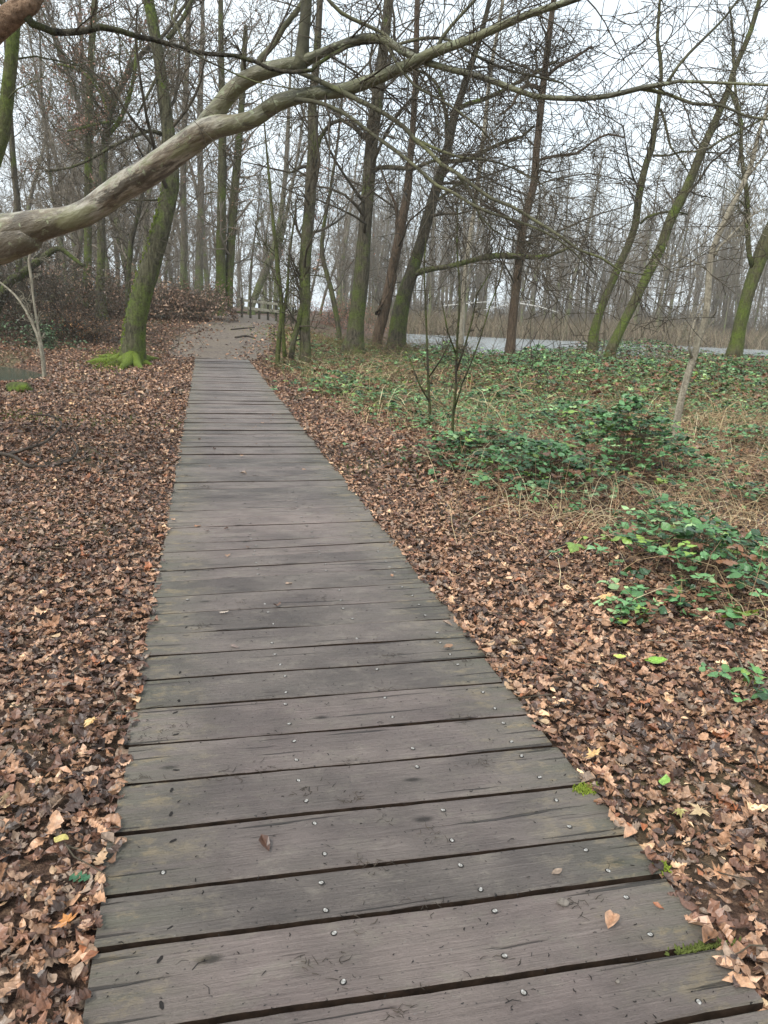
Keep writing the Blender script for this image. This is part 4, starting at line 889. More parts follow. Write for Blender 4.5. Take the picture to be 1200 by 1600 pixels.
tree('dark_sapling', 'thin dark multi-stemmed sapling standing in front of the pond', [(707, 690, 8.7, 5.5), (708, 650, 8.7, 5), (712, 610, 8.7, 4.6), (713, 570, 8.7, 4.4), (715, 520, 8.7, 4), (718, 480, 8.7, 4.5), (717, 430, 8.7, 4), (714, 390, 8.7, 3), (715, 340, 8.7, 2.5)], M_bark_dark, seed=42, n=9, L=.45, t0=.1, ext=.4, rmin=.0022, sides=8, step=.1, flare=1.1, cat='sapling', bias=.5,
     limbs_=[[(710, 640, 8.7, 3), (722, 600, 8.65, 3), (735, 570, 8.6, 2.8), (750, 530, 8.6, 2.5), (765, 480, 8.6, 2.2), (780, 440, 8.6, 2.5), (790, 400, 8.6, 2)], [(713, 580, 8.7, 4), (725, 545, 8.7, 3.5), (738, 500, 8.7, 3), (745, 460, 8.7, 2.5), (770, 420, 8.7, 2)], [(715, 560, 8.7, 3.5), (700, 520, 8.7, 3), (690, 470, 8.7, 2.5)]])
tree('dark_sapling', 'second thin sapling with dark arching twigs, left of the multi-stemmed one', [(672, 652, 10.2, 5), (670, 610, 10.2, 5), (668, 560, 10.2, 4), (666, 500, 10.2, 3.5), (663, 430, 10.2, 3), (665, 380, 10.2, 2.5)], M_bark_dark, seed=43, n=8, L=.5, t0=.1, ext=.4, rmin=.0024, sides=7, step=.12, cat='sapling', bias=.5,
     limbs_=[[(672, 630, 10.2, 3), (655, 600, 10.1, 3), (640, 560, 10.1, 2.5)], [(670, 590, 10.2, 3), (690, 560, 10.1, 3), (705, 530, 10.1, 2)]])
tree('alder', 'smooth mossy green trunk at the left border under the broken limb', [(-120, 640, 10.5, 30), (-70, 450, 10.5, 26), (-35, 330, 10.5, 24), (-8, 250, 10.5, 23), (4, 210, 10.5, 23), (9, 170, 10.5, 22), (13, 130, 10.5, 22), (18, 80, 10.5, 21), (22, 40, 10.5, 20), (28, -40, 10.5, 18), (38, -150, 10.5, 14)], M_bark_green, M_twig_green, GR, seed=44, n=16, L=2, t0=.35, rmin=.003)
B2 = 'background trees of the left-hand wood'
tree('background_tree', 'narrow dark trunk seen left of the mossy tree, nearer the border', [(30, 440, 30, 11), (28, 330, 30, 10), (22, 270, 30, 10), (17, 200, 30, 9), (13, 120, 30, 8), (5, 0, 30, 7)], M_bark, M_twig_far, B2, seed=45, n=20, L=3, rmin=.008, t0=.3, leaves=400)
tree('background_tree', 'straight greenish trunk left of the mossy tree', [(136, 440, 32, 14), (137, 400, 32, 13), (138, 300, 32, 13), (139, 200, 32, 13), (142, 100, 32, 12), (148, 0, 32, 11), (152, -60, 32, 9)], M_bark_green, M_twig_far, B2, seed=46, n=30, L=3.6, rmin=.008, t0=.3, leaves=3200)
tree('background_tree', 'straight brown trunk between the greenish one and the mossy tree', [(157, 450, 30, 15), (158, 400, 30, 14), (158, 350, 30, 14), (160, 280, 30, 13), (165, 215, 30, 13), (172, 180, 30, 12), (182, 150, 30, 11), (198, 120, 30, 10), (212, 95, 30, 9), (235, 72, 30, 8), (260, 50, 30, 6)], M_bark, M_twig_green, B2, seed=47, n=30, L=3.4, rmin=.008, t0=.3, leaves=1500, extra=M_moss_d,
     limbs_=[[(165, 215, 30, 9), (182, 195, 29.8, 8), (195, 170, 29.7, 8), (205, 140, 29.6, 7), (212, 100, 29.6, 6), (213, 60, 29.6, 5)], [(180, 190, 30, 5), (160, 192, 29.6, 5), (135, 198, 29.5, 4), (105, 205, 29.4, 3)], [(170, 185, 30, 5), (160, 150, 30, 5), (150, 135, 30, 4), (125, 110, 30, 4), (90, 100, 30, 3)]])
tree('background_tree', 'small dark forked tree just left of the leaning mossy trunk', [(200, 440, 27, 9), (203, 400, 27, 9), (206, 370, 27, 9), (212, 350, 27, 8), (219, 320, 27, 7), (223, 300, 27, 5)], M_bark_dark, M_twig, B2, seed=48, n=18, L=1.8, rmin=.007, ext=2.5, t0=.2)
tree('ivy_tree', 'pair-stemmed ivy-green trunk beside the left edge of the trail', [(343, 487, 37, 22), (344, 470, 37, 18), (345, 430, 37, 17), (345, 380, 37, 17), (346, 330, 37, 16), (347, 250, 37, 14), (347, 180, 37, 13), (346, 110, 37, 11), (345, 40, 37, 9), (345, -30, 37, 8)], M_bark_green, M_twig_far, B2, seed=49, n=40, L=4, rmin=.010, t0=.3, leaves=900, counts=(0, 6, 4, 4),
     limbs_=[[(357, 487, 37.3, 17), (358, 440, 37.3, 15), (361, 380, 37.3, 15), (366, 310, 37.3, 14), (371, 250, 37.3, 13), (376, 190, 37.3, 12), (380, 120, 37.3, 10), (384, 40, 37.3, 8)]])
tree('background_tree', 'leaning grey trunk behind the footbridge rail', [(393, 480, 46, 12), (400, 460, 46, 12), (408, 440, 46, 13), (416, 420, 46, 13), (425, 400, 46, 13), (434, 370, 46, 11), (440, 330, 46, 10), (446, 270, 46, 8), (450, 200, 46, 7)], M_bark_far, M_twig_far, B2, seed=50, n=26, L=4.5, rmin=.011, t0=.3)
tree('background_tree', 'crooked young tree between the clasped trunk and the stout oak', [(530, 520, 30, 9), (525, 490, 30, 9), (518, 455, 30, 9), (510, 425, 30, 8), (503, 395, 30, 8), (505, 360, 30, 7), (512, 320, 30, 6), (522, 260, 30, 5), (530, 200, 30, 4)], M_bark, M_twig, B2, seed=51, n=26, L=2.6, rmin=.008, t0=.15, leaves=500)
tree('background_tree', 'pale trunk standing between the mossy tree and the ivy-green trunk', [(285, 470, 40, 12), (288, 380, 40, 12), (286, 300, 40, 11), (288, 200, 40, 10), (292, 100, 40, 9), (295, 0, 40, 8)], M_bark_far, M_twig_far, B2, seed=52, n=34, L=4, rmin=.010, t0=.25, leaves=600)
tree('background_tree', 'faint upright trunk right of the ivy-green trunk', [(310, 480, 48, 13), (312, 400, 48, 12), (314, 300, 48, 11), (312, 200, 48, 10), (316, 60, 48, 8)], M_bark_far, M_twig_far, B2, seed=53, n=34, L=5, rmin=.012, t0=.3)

# ------------------------------------------------------------------ the wood behind
def forest_proto(seed, H, lean, straight, n, L, leaves=0):
    rg = random.Random(seed); tb = Tubes(); tw = Tubes(); P = []; x = y = 0.0; dx = rg.gauss(0, lean); dy = rg.gauss(0, lean)
    k = 12
    for i in range(k + 1):
        t = i / k; P.append((Vector((x, y, H * t - .3)), (0.17 + .02 * rg.random()) * (1.25 if i == 0 else 1) * (1 - .82 * t)))
        dx += rg.gauss(0, .05 / straight); dy += rg.gauss(0, .05 / straight); x += dx * H / k; y += dy * H / k
    s_ = spline(P, H / 26); tb.add([q[0] for q in s_], [q[1] for q in s_], 8)
    tips = []
    sprout(tw, s_, n, L, rg, dict(max=3, n=[0, 6, 5, 0], ratio=.5, rmin=.010, wob=.22, up=.10), .28 if straight > 1 else .15, 1.0, 1, Vector((0, 0, .35)), .3, (35, 75), tips=tips)
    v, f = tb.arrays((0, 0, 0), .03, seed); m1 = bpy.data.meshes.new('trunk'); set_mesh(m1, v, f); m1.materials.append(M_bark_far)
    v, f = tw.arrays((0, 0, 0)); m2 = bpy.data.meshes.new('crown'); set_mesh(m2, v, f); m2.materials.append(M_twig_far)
    return m1, m2
PR = [forest_proto(100 + i, 17 + i % 3, .03, 2.0, 46, 3.4) for i in range(5)]
PL = [forest_proto(200 + i, 15 + i % 3, .07, 1.0, 36, 4.2) for i in range(5)]
def plant(p, protos, label, group, rg, sc, wd=1.0):
    m1, m2 = rg.choice(protos); t = thing('forest_tree', p, label, 'tree', group, rg.random() * 6.28); t.scale = (sc * wd, sc * wd, sc)
    for nm, me in (('trunk', m1), ('crown', m2)):
        o = bpy.data.objects.new(nm, me); COL.objects.link(o); o.parent = t
rg = random.Random(9)
pts = []
def free(x, y, r): return all((x - a) ** 2 + (y - b) ** 2 > r * r for a, b in pts)
cnt = 0
while cnt < 130:
    y = 76 + 54 * rg.random() ** 1.3; x = rg.uniform(-6, .60 * y)
    if not free(x, y, 1.3): continue
    pts.append((x, y)); cnt += 1
    plant((x, y, tz(x, y)), PR if rg.random() < .7 else PL, 'slender bare trunk in the hazy wood across the pond', 'wood across the pond', rg, rg.uniform(.7, 1.15), rg.uniform(.55, 1.4))
cnt = 0
while cnt < 64:
    y = 34 + 60 * rg.random(); x = rg.uniform(-.62 * y - 2, -.02 * y - 1.5)
    if not free(x, y, 1.5) or abs(x - float(path_x(y))) < 2.6 and y < 60: continue
    if y < 44 and x > -4: continue
    pts.append((x, y)); cnt += 1
    plant((x, y, tz(x, y)), PL, 'bare tree in the wood behind the footbridge and thicket', 'wood left of the pond', rg, rg.uniform(.75, 1.15), rg.uniform(.8, 1.4))
# the far mass of the wood that reads as one brown haze of twigs
tb = Tubes(); tr = Tubes()
PF = dict(max=2, n=[0, 6, 0], ratio=.6, rmin=.03, wob=.2, up=.1)
for i in range(250):
    y = rg.uniform(118, 190); x = rg.uniform(-.62 * y, .66 * y); H = rg.uniform(15, 21)
    p = [(Vector((x, y, .2)), .2), (Vector((x + rg.gauss(0, .4), y, H * .5)), .13), (Vector((x + rg.gauss(0, .8), y, H)), .04)]
    tr.add([q[0] for q in p], [q[1] for q in p], 5); s_ = spline(p, 2)
    sprout(tb, s_, 20, 4.0, rg, PF, .06, 1, 1, Vector((0, 0, .4)), .3)
ts = Tubes()
for i in range(1500):
    y = rg.uniform(79, 112); x = rg.uniform(-.45 * y, .64 * y)
    if x < -3 and x > -.24 * y: continue
    p = Vector((x, y, tz(x, y))); hh_ = rg.uniform(1.6, 5.0)
    for j in range(5):
        a = rg.random() * 6.28; d = Vector((math.cos(a) * .5, math.sin(a) * .5, 1)).normalized()
        grow(ts, p, d, hh_ * rg.uniform(.5, 1), .022, 1, rg, dict(max=2, n=[0, 4], ratio=.5, rmin=.016, wob=.2, up=.03))
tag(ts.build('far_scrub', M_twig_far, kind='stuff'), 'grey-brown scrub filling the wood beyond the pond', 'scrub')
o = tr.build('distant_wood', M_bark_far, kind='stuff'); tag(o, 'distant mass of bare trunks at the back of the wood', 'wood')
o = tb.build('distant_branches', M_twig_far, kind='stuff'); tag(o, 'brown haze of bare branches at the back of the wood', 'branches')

# ------------------------------------------------------------------ brush thickets on the left
def thicket(label, px, py, wx, wy, h, n, leaves, seed, name='thicket', cols=((150, 120, 98), (118, 92, 74), (176, 146, 120), (92, 74, 62)), L=1.0, grp='brown thickets left of the trail', lsz=.09, stem=None):
    rg = random.Random(seed); c = gt(px, py) if not isinstance(px, Vector) else px
    t = thing(name, c, label, 'thicket', grp); tb = Tubes(); tips = []
    for i in range(n):
        x = c.x + rg.gauss(0, wx * .5); y = c.y + wy * .5 + rg.gauss(0, wy * .4); p = Vector((x, y, tz(x, y)))
        a = rg.random() * 6.28; d = Vector((math.cos(a) * .8, math.sin(a) * .8, rg.uniform(.7, 1.9))).normalized()
        grow(tb, p, d, h * rg.uniform(.8, 1.5), .012, 1, rg, dict(max=3, n=[0, 5, 4], ratio=.55, rmin=.005, wob=.30, up=-.02), tips)
    tb.build('stems', stem or M_twig, t, c)
    if leaves:
        k = rs.randint(0, len(tips), leaves); pos = np.array([tuple(tips[i][0]) for i in k]) + rs.normal(0, .12, (leaves, 3)); pos[:, 2] = np.maximum(pos[:, 2], terrain(pos[:, 0], pos[:, 1]) + .03)
        cc = np.array([lin(*q)[:3] for q in cols])[rs.randint(0, len(cols), leaves)] * rs.uniform(.7, 1.15, (leaves, 1))
        scatter('dead_leaves', [(T_low, pos, rs.rand(leaves) * 6.28, rs.uniform(.2, 1.4, leaves), rs.rand(leaves) * 6.28, rs.uniform(.6, 1.3, leaves) * lsz, cc)], M_leaf, parent=t, origin=c)
thicket('brown leafy brushwood heap left of the mossy trunk', Vector((at(135, 490, 31).x, 31, tz(at(135, 490, 31).x, 31))), 0, 4.2, 1.6, 1.5, 95, 5200, 61, lsz=.12)
thicket('brown leafy brushwood between the mossy trunk and the trail', Vector((at(272, 490, 32).x, 32, tz(at(272, 490, 32).x, 32))), 0, 2.0, 1.4, 1.2, 60, 3600, 62, lsz=.12)
thicket('dark tangled brush overhanging the ditch at the left border', gt(5, 545) + Vector((0, 2, 0)), 0, 3.0, 1.6, 2.4, 110, 4200, 63, lsz=.09, cols=((70, 60, 50), (58, 62, 44), (88, 70, 58)))
thicket('rusty beech bush behind the crooked young tree', 525, 512, 2.2, 1.6, 1.6, 36, 1500, 64, cols=((170, 112, 86), (150, 96, 74), (186, 134, 108)))
thicket('low evergreen bush under the brush at the left border', gt(45, 545), 0, 1.2, .8, .5, 16, 700, 65, cols=((70, 92, 58), (60, 80, 50), (96, 120, 84)))
thicket('tuft of rusty dead bracken behind the mossy roots', 108, 535, 1.2, 1.0, .55, 26, 520, 66, cols=((196, 140, 84), (176, 120, 74), (206, 160, 104)), lsz=.06)

# moss and grass tufts round the stout oak's foot, and the mossy verge beside the trail
def tufts(name, label, cat, c, sx_, sy_, n, h, mat, seed, r=.012, kind=None):
    rg = random.Random(seed); tb = Tubes()
    for i in range(n):
        x = c.x + rg.gauss(0, sx_); y = c.y + rg.gauss(0, sy_); p = Vector((x, y, tz(x, y) - .01)); d = Vector((rg.gauss(0, .35), rg.gauss(0, .35), 1)).normalized() * h * rg.uniform(.5, 1.2)
        tb.add([p, p + d * .6, p + d + Vector((rg.gauss(0, .3), rg.gauss(0, .3), -.2)) * h * .4], [r, r * .7, r * .2], 3)
    o = tb.build(name, mat, origin=c); return tag(o, label, cat, kind=kind)
tufts('grass_tuft', 'green grass growing around the foot of the stout upright tree', 'grass', gt(552, 548), .75, .5, 900, .42, M_moss_d, 71, kind='stuff')
tufts('moss_verge', 'yellow-green mossy strip beside the top of the trail', 'moss', at(490, 510, 31) * 1.0, 1.3, 1.6, 2600, .05, M_moss, 72, .03, kind='stuff')
tufts('moss_edge', 'mossy grass strip at the near side of the ditch on the left', 'moss', gt(62, 655), 1.3, .35, 1300, .05, M_moss_d, 73, .012, kind='stuff')
tufts('weeds', 'fresh green weeds scattered at the edge of the undergrowth', 'weeds', gt(680, 725), .5, .7, 260, .07, M_moss_d, 74, .008, kind='stuff')

# ------------------------------------------------------------------ footbridge rail, fallen birches, stones, sticks
M_rail = bark('old_rail', (0.03, 0.027, 0.02), (0.10, 0.09, 0.065), (0.15, 0.17, 0.07), .2, 1, 1.0)
M_railp = bark('pale_rail', (0.24, 0.22, 0.16), (0.48, 0.45, 0.35), (0.22, 0.26, 0.12), .2, 1, 1.0)
f0, f1 = at(378, 488, 36.2), at(458, 489, 37.6); f0.z = tz(f0.x, f0.y); f1.z = tz(f1.x, f1.y)
ft = thing('wooden_fence', f0, 'low grey wooden rail fence at the far end of the trail', 'fence')
def bar(name, a, b, w, h, parent, org, mat, bev=.15):
    d = (b - a).normalized(); s = d.cross(Vector((0, 0, 1)) if abs(d.z) < .9 else Vector((0, 1, 0))).normalized(); u = s.cross(d).normalized(); V = []
    for p in (a, b):
        for x, z in ((-1, -1 + bev), (-1 + bev, -1), (1 - bev, -1), (1, -1 + bev), (1, 1 - bev), (1 - bev, 1), (-1 + bev, 1), (-1, 1 - bev)): V.append(tuple(p + s * w * .5 * x + u * h * .5 * z - org))
    me = bpy.data.meshes.new(name); me.from_pydata(V, [], [tuple(range(7, -1, -1)), tuple(range(8, 16))] + [(i, (i + 1) % 8, 8 + (i + 1) % 8, 8 + i) for i in range(8)])
    return link(name, me, mat, parent)
for t in (0, .16, .33, .5, .66, .83, 1.0):
    p = f0.lerp(f1, t); p.z = tz(p.x, p.y); bar('post', p - Vector((0, 0, .2)), p + Vector((0, 0, .92)), .10, .10, ft, f0, M_rail)
for hgt in (.48, .82):
    off_ = Vector((0, -.075, 0)); bar('rail', f0 + Vector((-.15, 0, hgt)) + off_, f1 + Vector((.15, 0, hgt)) + off_, .04, .12, ft, f0, M_railp)
lg = Tubes(); a, b_ = gt(368, 489), gt(440, 491); lg.add([a + Vector((0, 0, .05)), (a + b_) / 2 + Vector((0, 0, .08)), b_ + Vector((0, 0, .05))], [.07, .075, .06], 10)
tag(lg.build('log', M_bark_dark, origin=a, rough=.03), 'thin log laid across the trail in front of the rail fence', 'log')
for nm, a, b_, r, lab in (('fallen_birch', (690, 478, 66), (812, 470, 70), .045, 'pale fallen birch pole lying level beyond the pond, left piece'), ('fallen_birch', (812, 474, 62), (872, 488, 60), .055, 'pale fallen birch pole slanting down beside the brown-barked tree'), ('fallen_birch', (745, 487, 69), (850, 466, 72), .035, 'thin pale fallen birch pole crossing behind the level one')):
    p, q = at(*a), at(*b_); t_ = Tubes(); t_.add([p, p.lerp(q, .5) + Vector((0, 0, .1)), q], [r, r * .8, r * .5], 7); me = t_.build(nm, plain('birch_bark', (.30, .28, .24, 1), (.58, .55, .50, 1), 3), origin=p, rough=.02)
    tag(me, lab, 'fallen tree', 'fallen birches across the pond')

M_dead = plain('dead_wood', (0.018, 0.014, 0.011, 1), (0.09, 0.07, 0.052, 1), 14)
def stick(label, pl, r, mat=None, sides=7, cat='stick', name='stick', grp=None, sprig=None):
    P = []
    for q in pl:
        g = gt(q[0], q[1]); P.append((g + Vector((0, 0, q[2] if len(q) > 2 else .02)), r))
    P = [(p, r * (1 - .5 * i / (len(P) - 1))) for i, (p, _) in enumerate(P)]
    s_ = spline(P, .05); t_ = Tubes(); t_.add([q[0] for q in s_], [q[1] for q in s_], sides)
    if sprig:
        rg = random.Random(int(pl[0][0])); sprout(t_, s_, sprig, .35, rg, dict(max=2, n=[0, 2], ratio=.5, rmin=.002, wob=.3, up=0), .1, 1, 1, Vector((0, 0, .2)), .5)
    return tag(t_.build(name, mat or M_dead, origin=P[0][0], rough=.05), label, cat, grp)
stick('short dark dead stick lying in the leaves right of the boardwalk', [(843, 882, .03), (868, 868, .045), (900, 855, .07)], .012)
stick('dark curved dead branch lying on the leaves at the far left', [(-8, 712, .03), (20, 722, .06), (48, 735, .04), (80, 734, .04), (108, 728, .05), (122, 714, .08), (112, 700, .12)], .018, sprig=5)
stick('looped dead branch arching over the leaves at the left', [(8, 718, .04), (40, 718, .1), (72, 712, .14), (92, 695, .16), (97, 685, .18), (80, 676, .2), (48, 668, .16)], .016, sprig=5)
stick('thin brown stick slanting beside the boardwalk edge', [(582, 818, .02), (596, 830, .02), (612, 842, .02), (622, 851, .02)], .009)
stick('mossy dead branch at the right border beyond the bramble sprigs', [(1120, 972, .02), (1150, 968, .03), (1185, 962, .03), (1225, 955, .03)], .014, M_moss)
stick('long thin pale stalk lying level on the leaves at the right', [(1004, 1009, .03), (1050, 1011, .035), (1098, 1009, .03)], .0028, M_bark_grey, 5)
stick('pale straight stalk poking from the leaves near the right border', [(1148, 1025, .02), (1157, 1048, .03), (1164, 1070, .02)], .004, M_bark_grey, 5)
stick('dark stick lying under the dead leaves by the walk edge', [(1035, 1325, .02), (1075, 1327, .025), (1105, 1310, .03)], .006)
stick('dark root lying across the trail beyond the boardwalk end', [(368, 529, .03), (385, 527, .05), (399, 530, .03)], .05, cat='root', name='root', grp='roots across the trail')
stick('thin dark root farther up the trail', [(361, 505, .03), (378, 508, .04), (398, 511, .03)], .035, cat='root', name='root', grp='roots across the trail')
stick('dark arching dead branch over the brambles at the right', [(965, 552, .2), (1000, 548, .6), (1040, 535, 1.0), (1085, 530, 1.2)], .03, sprig=6)

# dry pale stems at the left
for lab, P in (('tall pale dry stem at the left, the straighter one', [(68, 560, 15.5, 5), (63, 530, 15.5, 4.5), (57, 500, 15.5, 4), (52, 465, 15.5, 4), (48, 430, 15.5, 5), (45, 405, 15.5, 4.5), (52, 385, 15.5, 3), (58, 370, 15.5, 2)]),
               ('tall pale dry stem at the left, the one bending outwards', [(66, 562, 15.3, 6), (60, 530, 15.3, 5), (50, 505, 15.3, 5), (40, 485, 15.3, 4), (25, 463, 15.3, 4), (5, 445, 15.3, 3), (-15, 430, 15.3, 3)])):
    tree('dry_stem', lab, P, M_bark_grey, M_bark_grey, 'pale dry stems', seed=hash(P[1]) % 97, n=7, L=.5, rmin=.004, ext=0, sides=7, step=.12, cat='stem', flare=1.0, t0=.2)
s_ = pix([(15, 440, 23, 15), (30, 432, 23, 14), (50, 415, 23, 13), (68, 402, 23, 11), (90, 388, 23, 9), (110, 400, 23, 7), (130, 416, 23, 5)])
sn = spline([(Vector((s_[0][0].x - .9, 23.2, tz(s_[0][0].x - .9, 23.2))), .18), (s_[0][0] + Vector((-.45, 0, -.7)), .15)] + s_, .12)
st_ = thing('snag', sn[0][0], 'crooked broken snag with a bent green-tinged arm over the ditch', 'dead tree')
t_ = Tubes(); t_.add([q[0] for q in sn], [q[1] for q in sn], 12); t_.build('trunk', M_bark_dark, st_, sn[0][0], .06, 4)
t_ = Tubes(); sprout(t_, sn, 12, 1.0, random.Random(5), dict(max=3, n=[0, 4, 3], ratio=.5, rmin=.004, wob=.3, up=0), .4, 1, 1, Vector((.3, 0, .1)), .3); t_.build('twigs', M_twig, st_, sn[0][0])

# mossy stone / stump at the ditch
def lump(name, label, cat, c, r, mat, seed, flat=.6, n=14, group=None):
    rg = np.random.RandomState(seed); V = []
    th = np.linspace(0, math.pi, n); ph = np.arange(n * 2) * math.pi / n
    for a in th:
        for p_ in ph:
            k = 1 + .16 * math.sin(3 * p_ + seed) * math.sin(a * 2) + rg.normal(0, .05)
            V.append((r[0] * k * math.sin(a) * math.cos(p_), r[1] * k * math.sin(a) * math.sin(p_), r[2] * (math.cos(a) * k + .3)))
    I = np.arange(len(V)).reshape(n, 2 * n); J = np.roll(I, -1, 1)
    me = bpy.data.meshes.new(name); set_mesh(me, np.array(V), [np.stack([I[:-1], J[:-1], J[1:], I[1:]], -1).reshape(-1, 4)])
    return tag(link(name, me, mat, None, c), label, cat, group)
lump('mossy_stump', 'rounded mossy stump at the edge of the ditch on the left', 'stump', gt(32, 612), (.22, .16, .12), M_bark_mossy, 4)
M_stone = plain('stone', (.10, .085, .07, 1), (.24, .21, .18, 1), 60, .7)
sp3 = gz(880, 1411, .004); lump('stone', 'small grey-brown stone lying on the boardwalk, lower right', 'stone', sp3, (.017, .012, .009), M_stone, 2, n=8)
sp3 = gz(965, 1403, .004); lump('stone', 'tiny dark pebble on the boardwalk near the stone', 'stone', gz(965, 1534, .003), (.006, .005, .004), M_stone, 3, n=6)
# moss cushions on plank edges
def cushion(label, px, py, n, sx_, sy_, mat, seed, ang=BA):
    rg = random.Random(seed); tb = Tubes(); c = gz(px, py, 0)
    for i in range(n):
        a_, b2 = rg.gauss(0, sx_), rg.gauss(0, sy_); p = c + Nn * a_ + U * b2 + Vector((0, 0, -.004)); d = Vector((rg.gauss(0, .6), rg.gauss(0, .6), 1)).normalized() * rg.uniform(.008, .018)
        tb.add([p, p + d * .6, p + d], [.0035, .003, .0008], 4)
    return tag(tb.build('moss_cushion', mat, origin=c), label, 'moss', 'moss cushions along the walk edge')
M_mossy = plain('moss_yellow', (0.07, 0.10, 0.015, 1), (0.27, 0.33, 0.05, 1), 130, .95, .1)
cushion('bright yellow-green moss cushion on the right plank edge', 916, 1233, 260, .020, .012, M_mossy, 1)
cushion('dark green moss filling the gap at the lower right plank end', 1095, 1480, 150, .04, .004, M_moss_d, 2)
cushion('small moss tuft at the plank corner above the lower gap', 1032, 1354, 60, .01, .012, M_mossy, 3)

# leaves one would point to
def leaf(label, px, py, T, size, rgb, yaw, tilt=.15, z=.02, walk=False, name='leaf', seed=0, curl=None):
    c = gz(px, py, .004) if walk else gt(px, py) + Vector((0, 0, z)); tv, tf = T
    ca, sa = math.cos(yaw), math.sin(yaw); V = []
    for x, y, zz in tv:
        X, Y = x * ca - y * sa, x * sa + y * ca; V.append((X * size, Y * size, (zz * (.25 if walk else .6) + X * tilt) * size + .003))
    mn = min(v_[2] for v_ in V); V = [(a_, b2, z_ - mn) for a_, b2, z_ in V]
    me = bpy.data.meshes.new(name); colr = np.tile(np.array(lin(*rgb)[:3]), (len(V), 1)) * np.random.RandomState(seed).uniform(.85, 1.1, (len(V), 1))
    set_mesh(me, np.array(V), [tf], colr, smooth=False); return tag(link(name, me, M_leaf, None, c), label, 'leaf', 'single leaves that stand out')
M5 = fan_leaf([.62, .28, .40, .2, .60, .24, .34, .14, .2, .05, .5, .05, .2, .14, .34, .24, .60, .2, .40, .28], .3)
HOL = strip_leaf([.02, .26, .12, .30, .13, .32, .12, .26, .02], 1, .3, .2, .1)
BRO = strip_leaf(brl, 1, .5, .3, .1)
leaf('bright green fallen leaf lying on the brown leaves at the right', 1022, 1049, BRO, .10, (120, 160, 60), 1.45, z=.05)
leaf('small yellow-green leaf left of the bright green one', 966, 1042, BRO, .055, (176, 190, 90), 1.2, z=.05)
leaf('fresh green leaf standing by the plank edge at the right', 1035, 1240, BRO, .05, (124, 160, 76), -.5, .5, z=.045)
leaf('green holly leaf touching the left plank edge', 127, 1395, HOL, .062, (46, 88, 58), 1.35, z=.045)
leaf('large pale tan maple leaf on the litter at the lower right', 1092, 1288, M5, .085, (176, 152, 116), 2.0, z=.045)
leaf('pale curled tan leaf right of the walk with the moss cushion', 926, 1200, T_maple[2], .075, (196, 160, 108), .4, .5, z=.04)
leaf('yellowish folded leaf lying under the green bramble sprigs', 948, 950, T_maple[5], .11, (206, 166, 112), 1.0, .4, z=.05)
leaf('olive pointed maple leaf beside the pale one', 1058, 1290, T_maple[4], .05, (150, 140, 84), 3.0, .3, z=.045)
leaf('ochre curled leaf beside the left plank edge', 108, 1465, T_maple[1], .07, (176, 118, 62), .7, .4, z=.04)
leaf('yellow-olive rolled leaf on the dark litter at the lower left', 98, 1337, T_beech[1], .055, (180, 166, 96), 1.2, .3, z=.05)
leaf('pale tan leaf lying near the left plank edge', 145, 1146, T_maple[7], .075, (206, 172, 118), 1.4, .3, z=.04)
leaf('flat grey leaf stuck to the boardwalk, left side', 367, 1010, T_oak[2], .05, (120, 104, 96), .9, 0, walk=True)
leaf('pale shrivelled leaf on the boardwalk at the far left', 350, 957, T_oak[6], .05, (170, 155, 140), 1.5, .2, walk=True)
leaf('brown curled leaf and twig on the boardwalk, right side', 870, 1363, T_beech[3], .035, (130, 112, 96), 2.0, .2, walk=True)

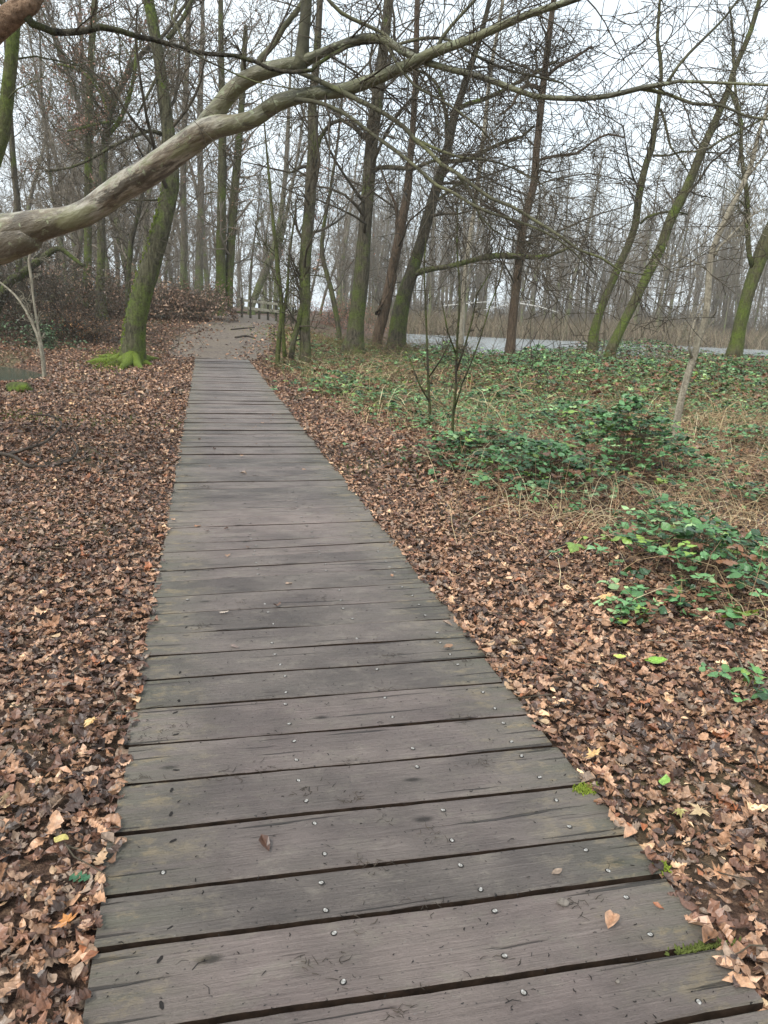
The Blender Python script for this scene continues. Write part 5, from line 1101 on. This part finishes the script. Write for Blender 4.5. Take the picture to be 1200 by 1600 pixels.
# ------------------------------------------------------------------ winter haze in the air
V = [(x, y, z) for z in (-2.2, 32) for x, y in ((-505, -65), (505, -65), (505, 610), (-505, 610))]
me = bpy.data.meshes.new('haze'); me.from_pydata(V, [], [(3, 2, 1, 0), (4, 5, 6, 7), (0, 1, 5, 4), (1, 2, 6, 5), (2, 3, 7, 6), (3, 0, 4, 7)])
m = bpy.data.materials.new('haze_air'); m.use_nodes = True; nt = m.node_tree
for n in list(nt.nodes): nt.nodes.remove(n)
pv = nt.nodes.new('ShaderNodeVolumePrincipled'); pv.inputs['Color'].default_value = (.94, .95, .94, 1); pv.inputs['Density'].default_value = HAZE; pv.inputs['Anisotropy'].default_value = 0.2
om = nt.nodes.new('ShaderNodeOutputMaterial'); nt.links.new(pv.outputs[0], om.inputs['Volume'])
tag(link('haze', me, m), kind='stuff')

# brush debris lying in rosettes of dark twigs on the planks, and twigs among the leaves
tb = Tubes(); rg = random.Random(31)
for i in range(46):
    s = 1.25 + 7 * rg.random() ** 1.5; u = uL + .06 + (uR - uL - .12) * rg.random(); c = U * s + Nn * u
    for j in range(rg.randint(4, 14)):
        p = c + U * rg.gauss(0, .02) + Nn * rg.gauss(0, .03) + Vector((0, 0, .004)); a = rg.random() * 6.28; L = rg.uniform(.008, .032); d = Vector((math.cos(a), math.sin(a), 0)); e = Vector((-d.y, d.x, 0)) * rg.gauss(0, L * .18)
        tb.add([p, p + d * L * .5 + e, p + d * L + Vector((0, 0, .003 * rg.random()))], [.0011, .0009, .0005], 4)
tag(tb.build('twig_debris', M_dead), 'bits of dark broken twig lying on the planks', 'twigs', kind='stuff')
tb = Tubes()
for i in range(900):
    y = rg.uniform(.9, 14); x = rg.uniform(-.6 * y - 1.5, .6 * y + 1.5)
    if bool(on_walk(np.array(x), np.array(y), .05)) or bool(ditch(x, y)): continue
    p = Vector((x, y, tz(x, y) + rg.uniform(.03, .05))); a = rg.random() * 6.28; L = rg.uniform(.05, .32); d = Vector((math.cos(a), math.sin(a), rg.uniform(-.03, .12))); e = Vector((-d.y, d.x, 0)) * rg.gauss(0, L * .12)
    r = rg.uniform(.0012, .0032); tb.add([p, p + d * L * .35 + e, p + d * L * .7 + e * .3, p + d * L], [r, r, r * .8, r * .5], 5)
tag(tb.build('twig_litter', M_twig), 'thin twigs scattered through the fallen leaves', 'twigs', kind='stuff')
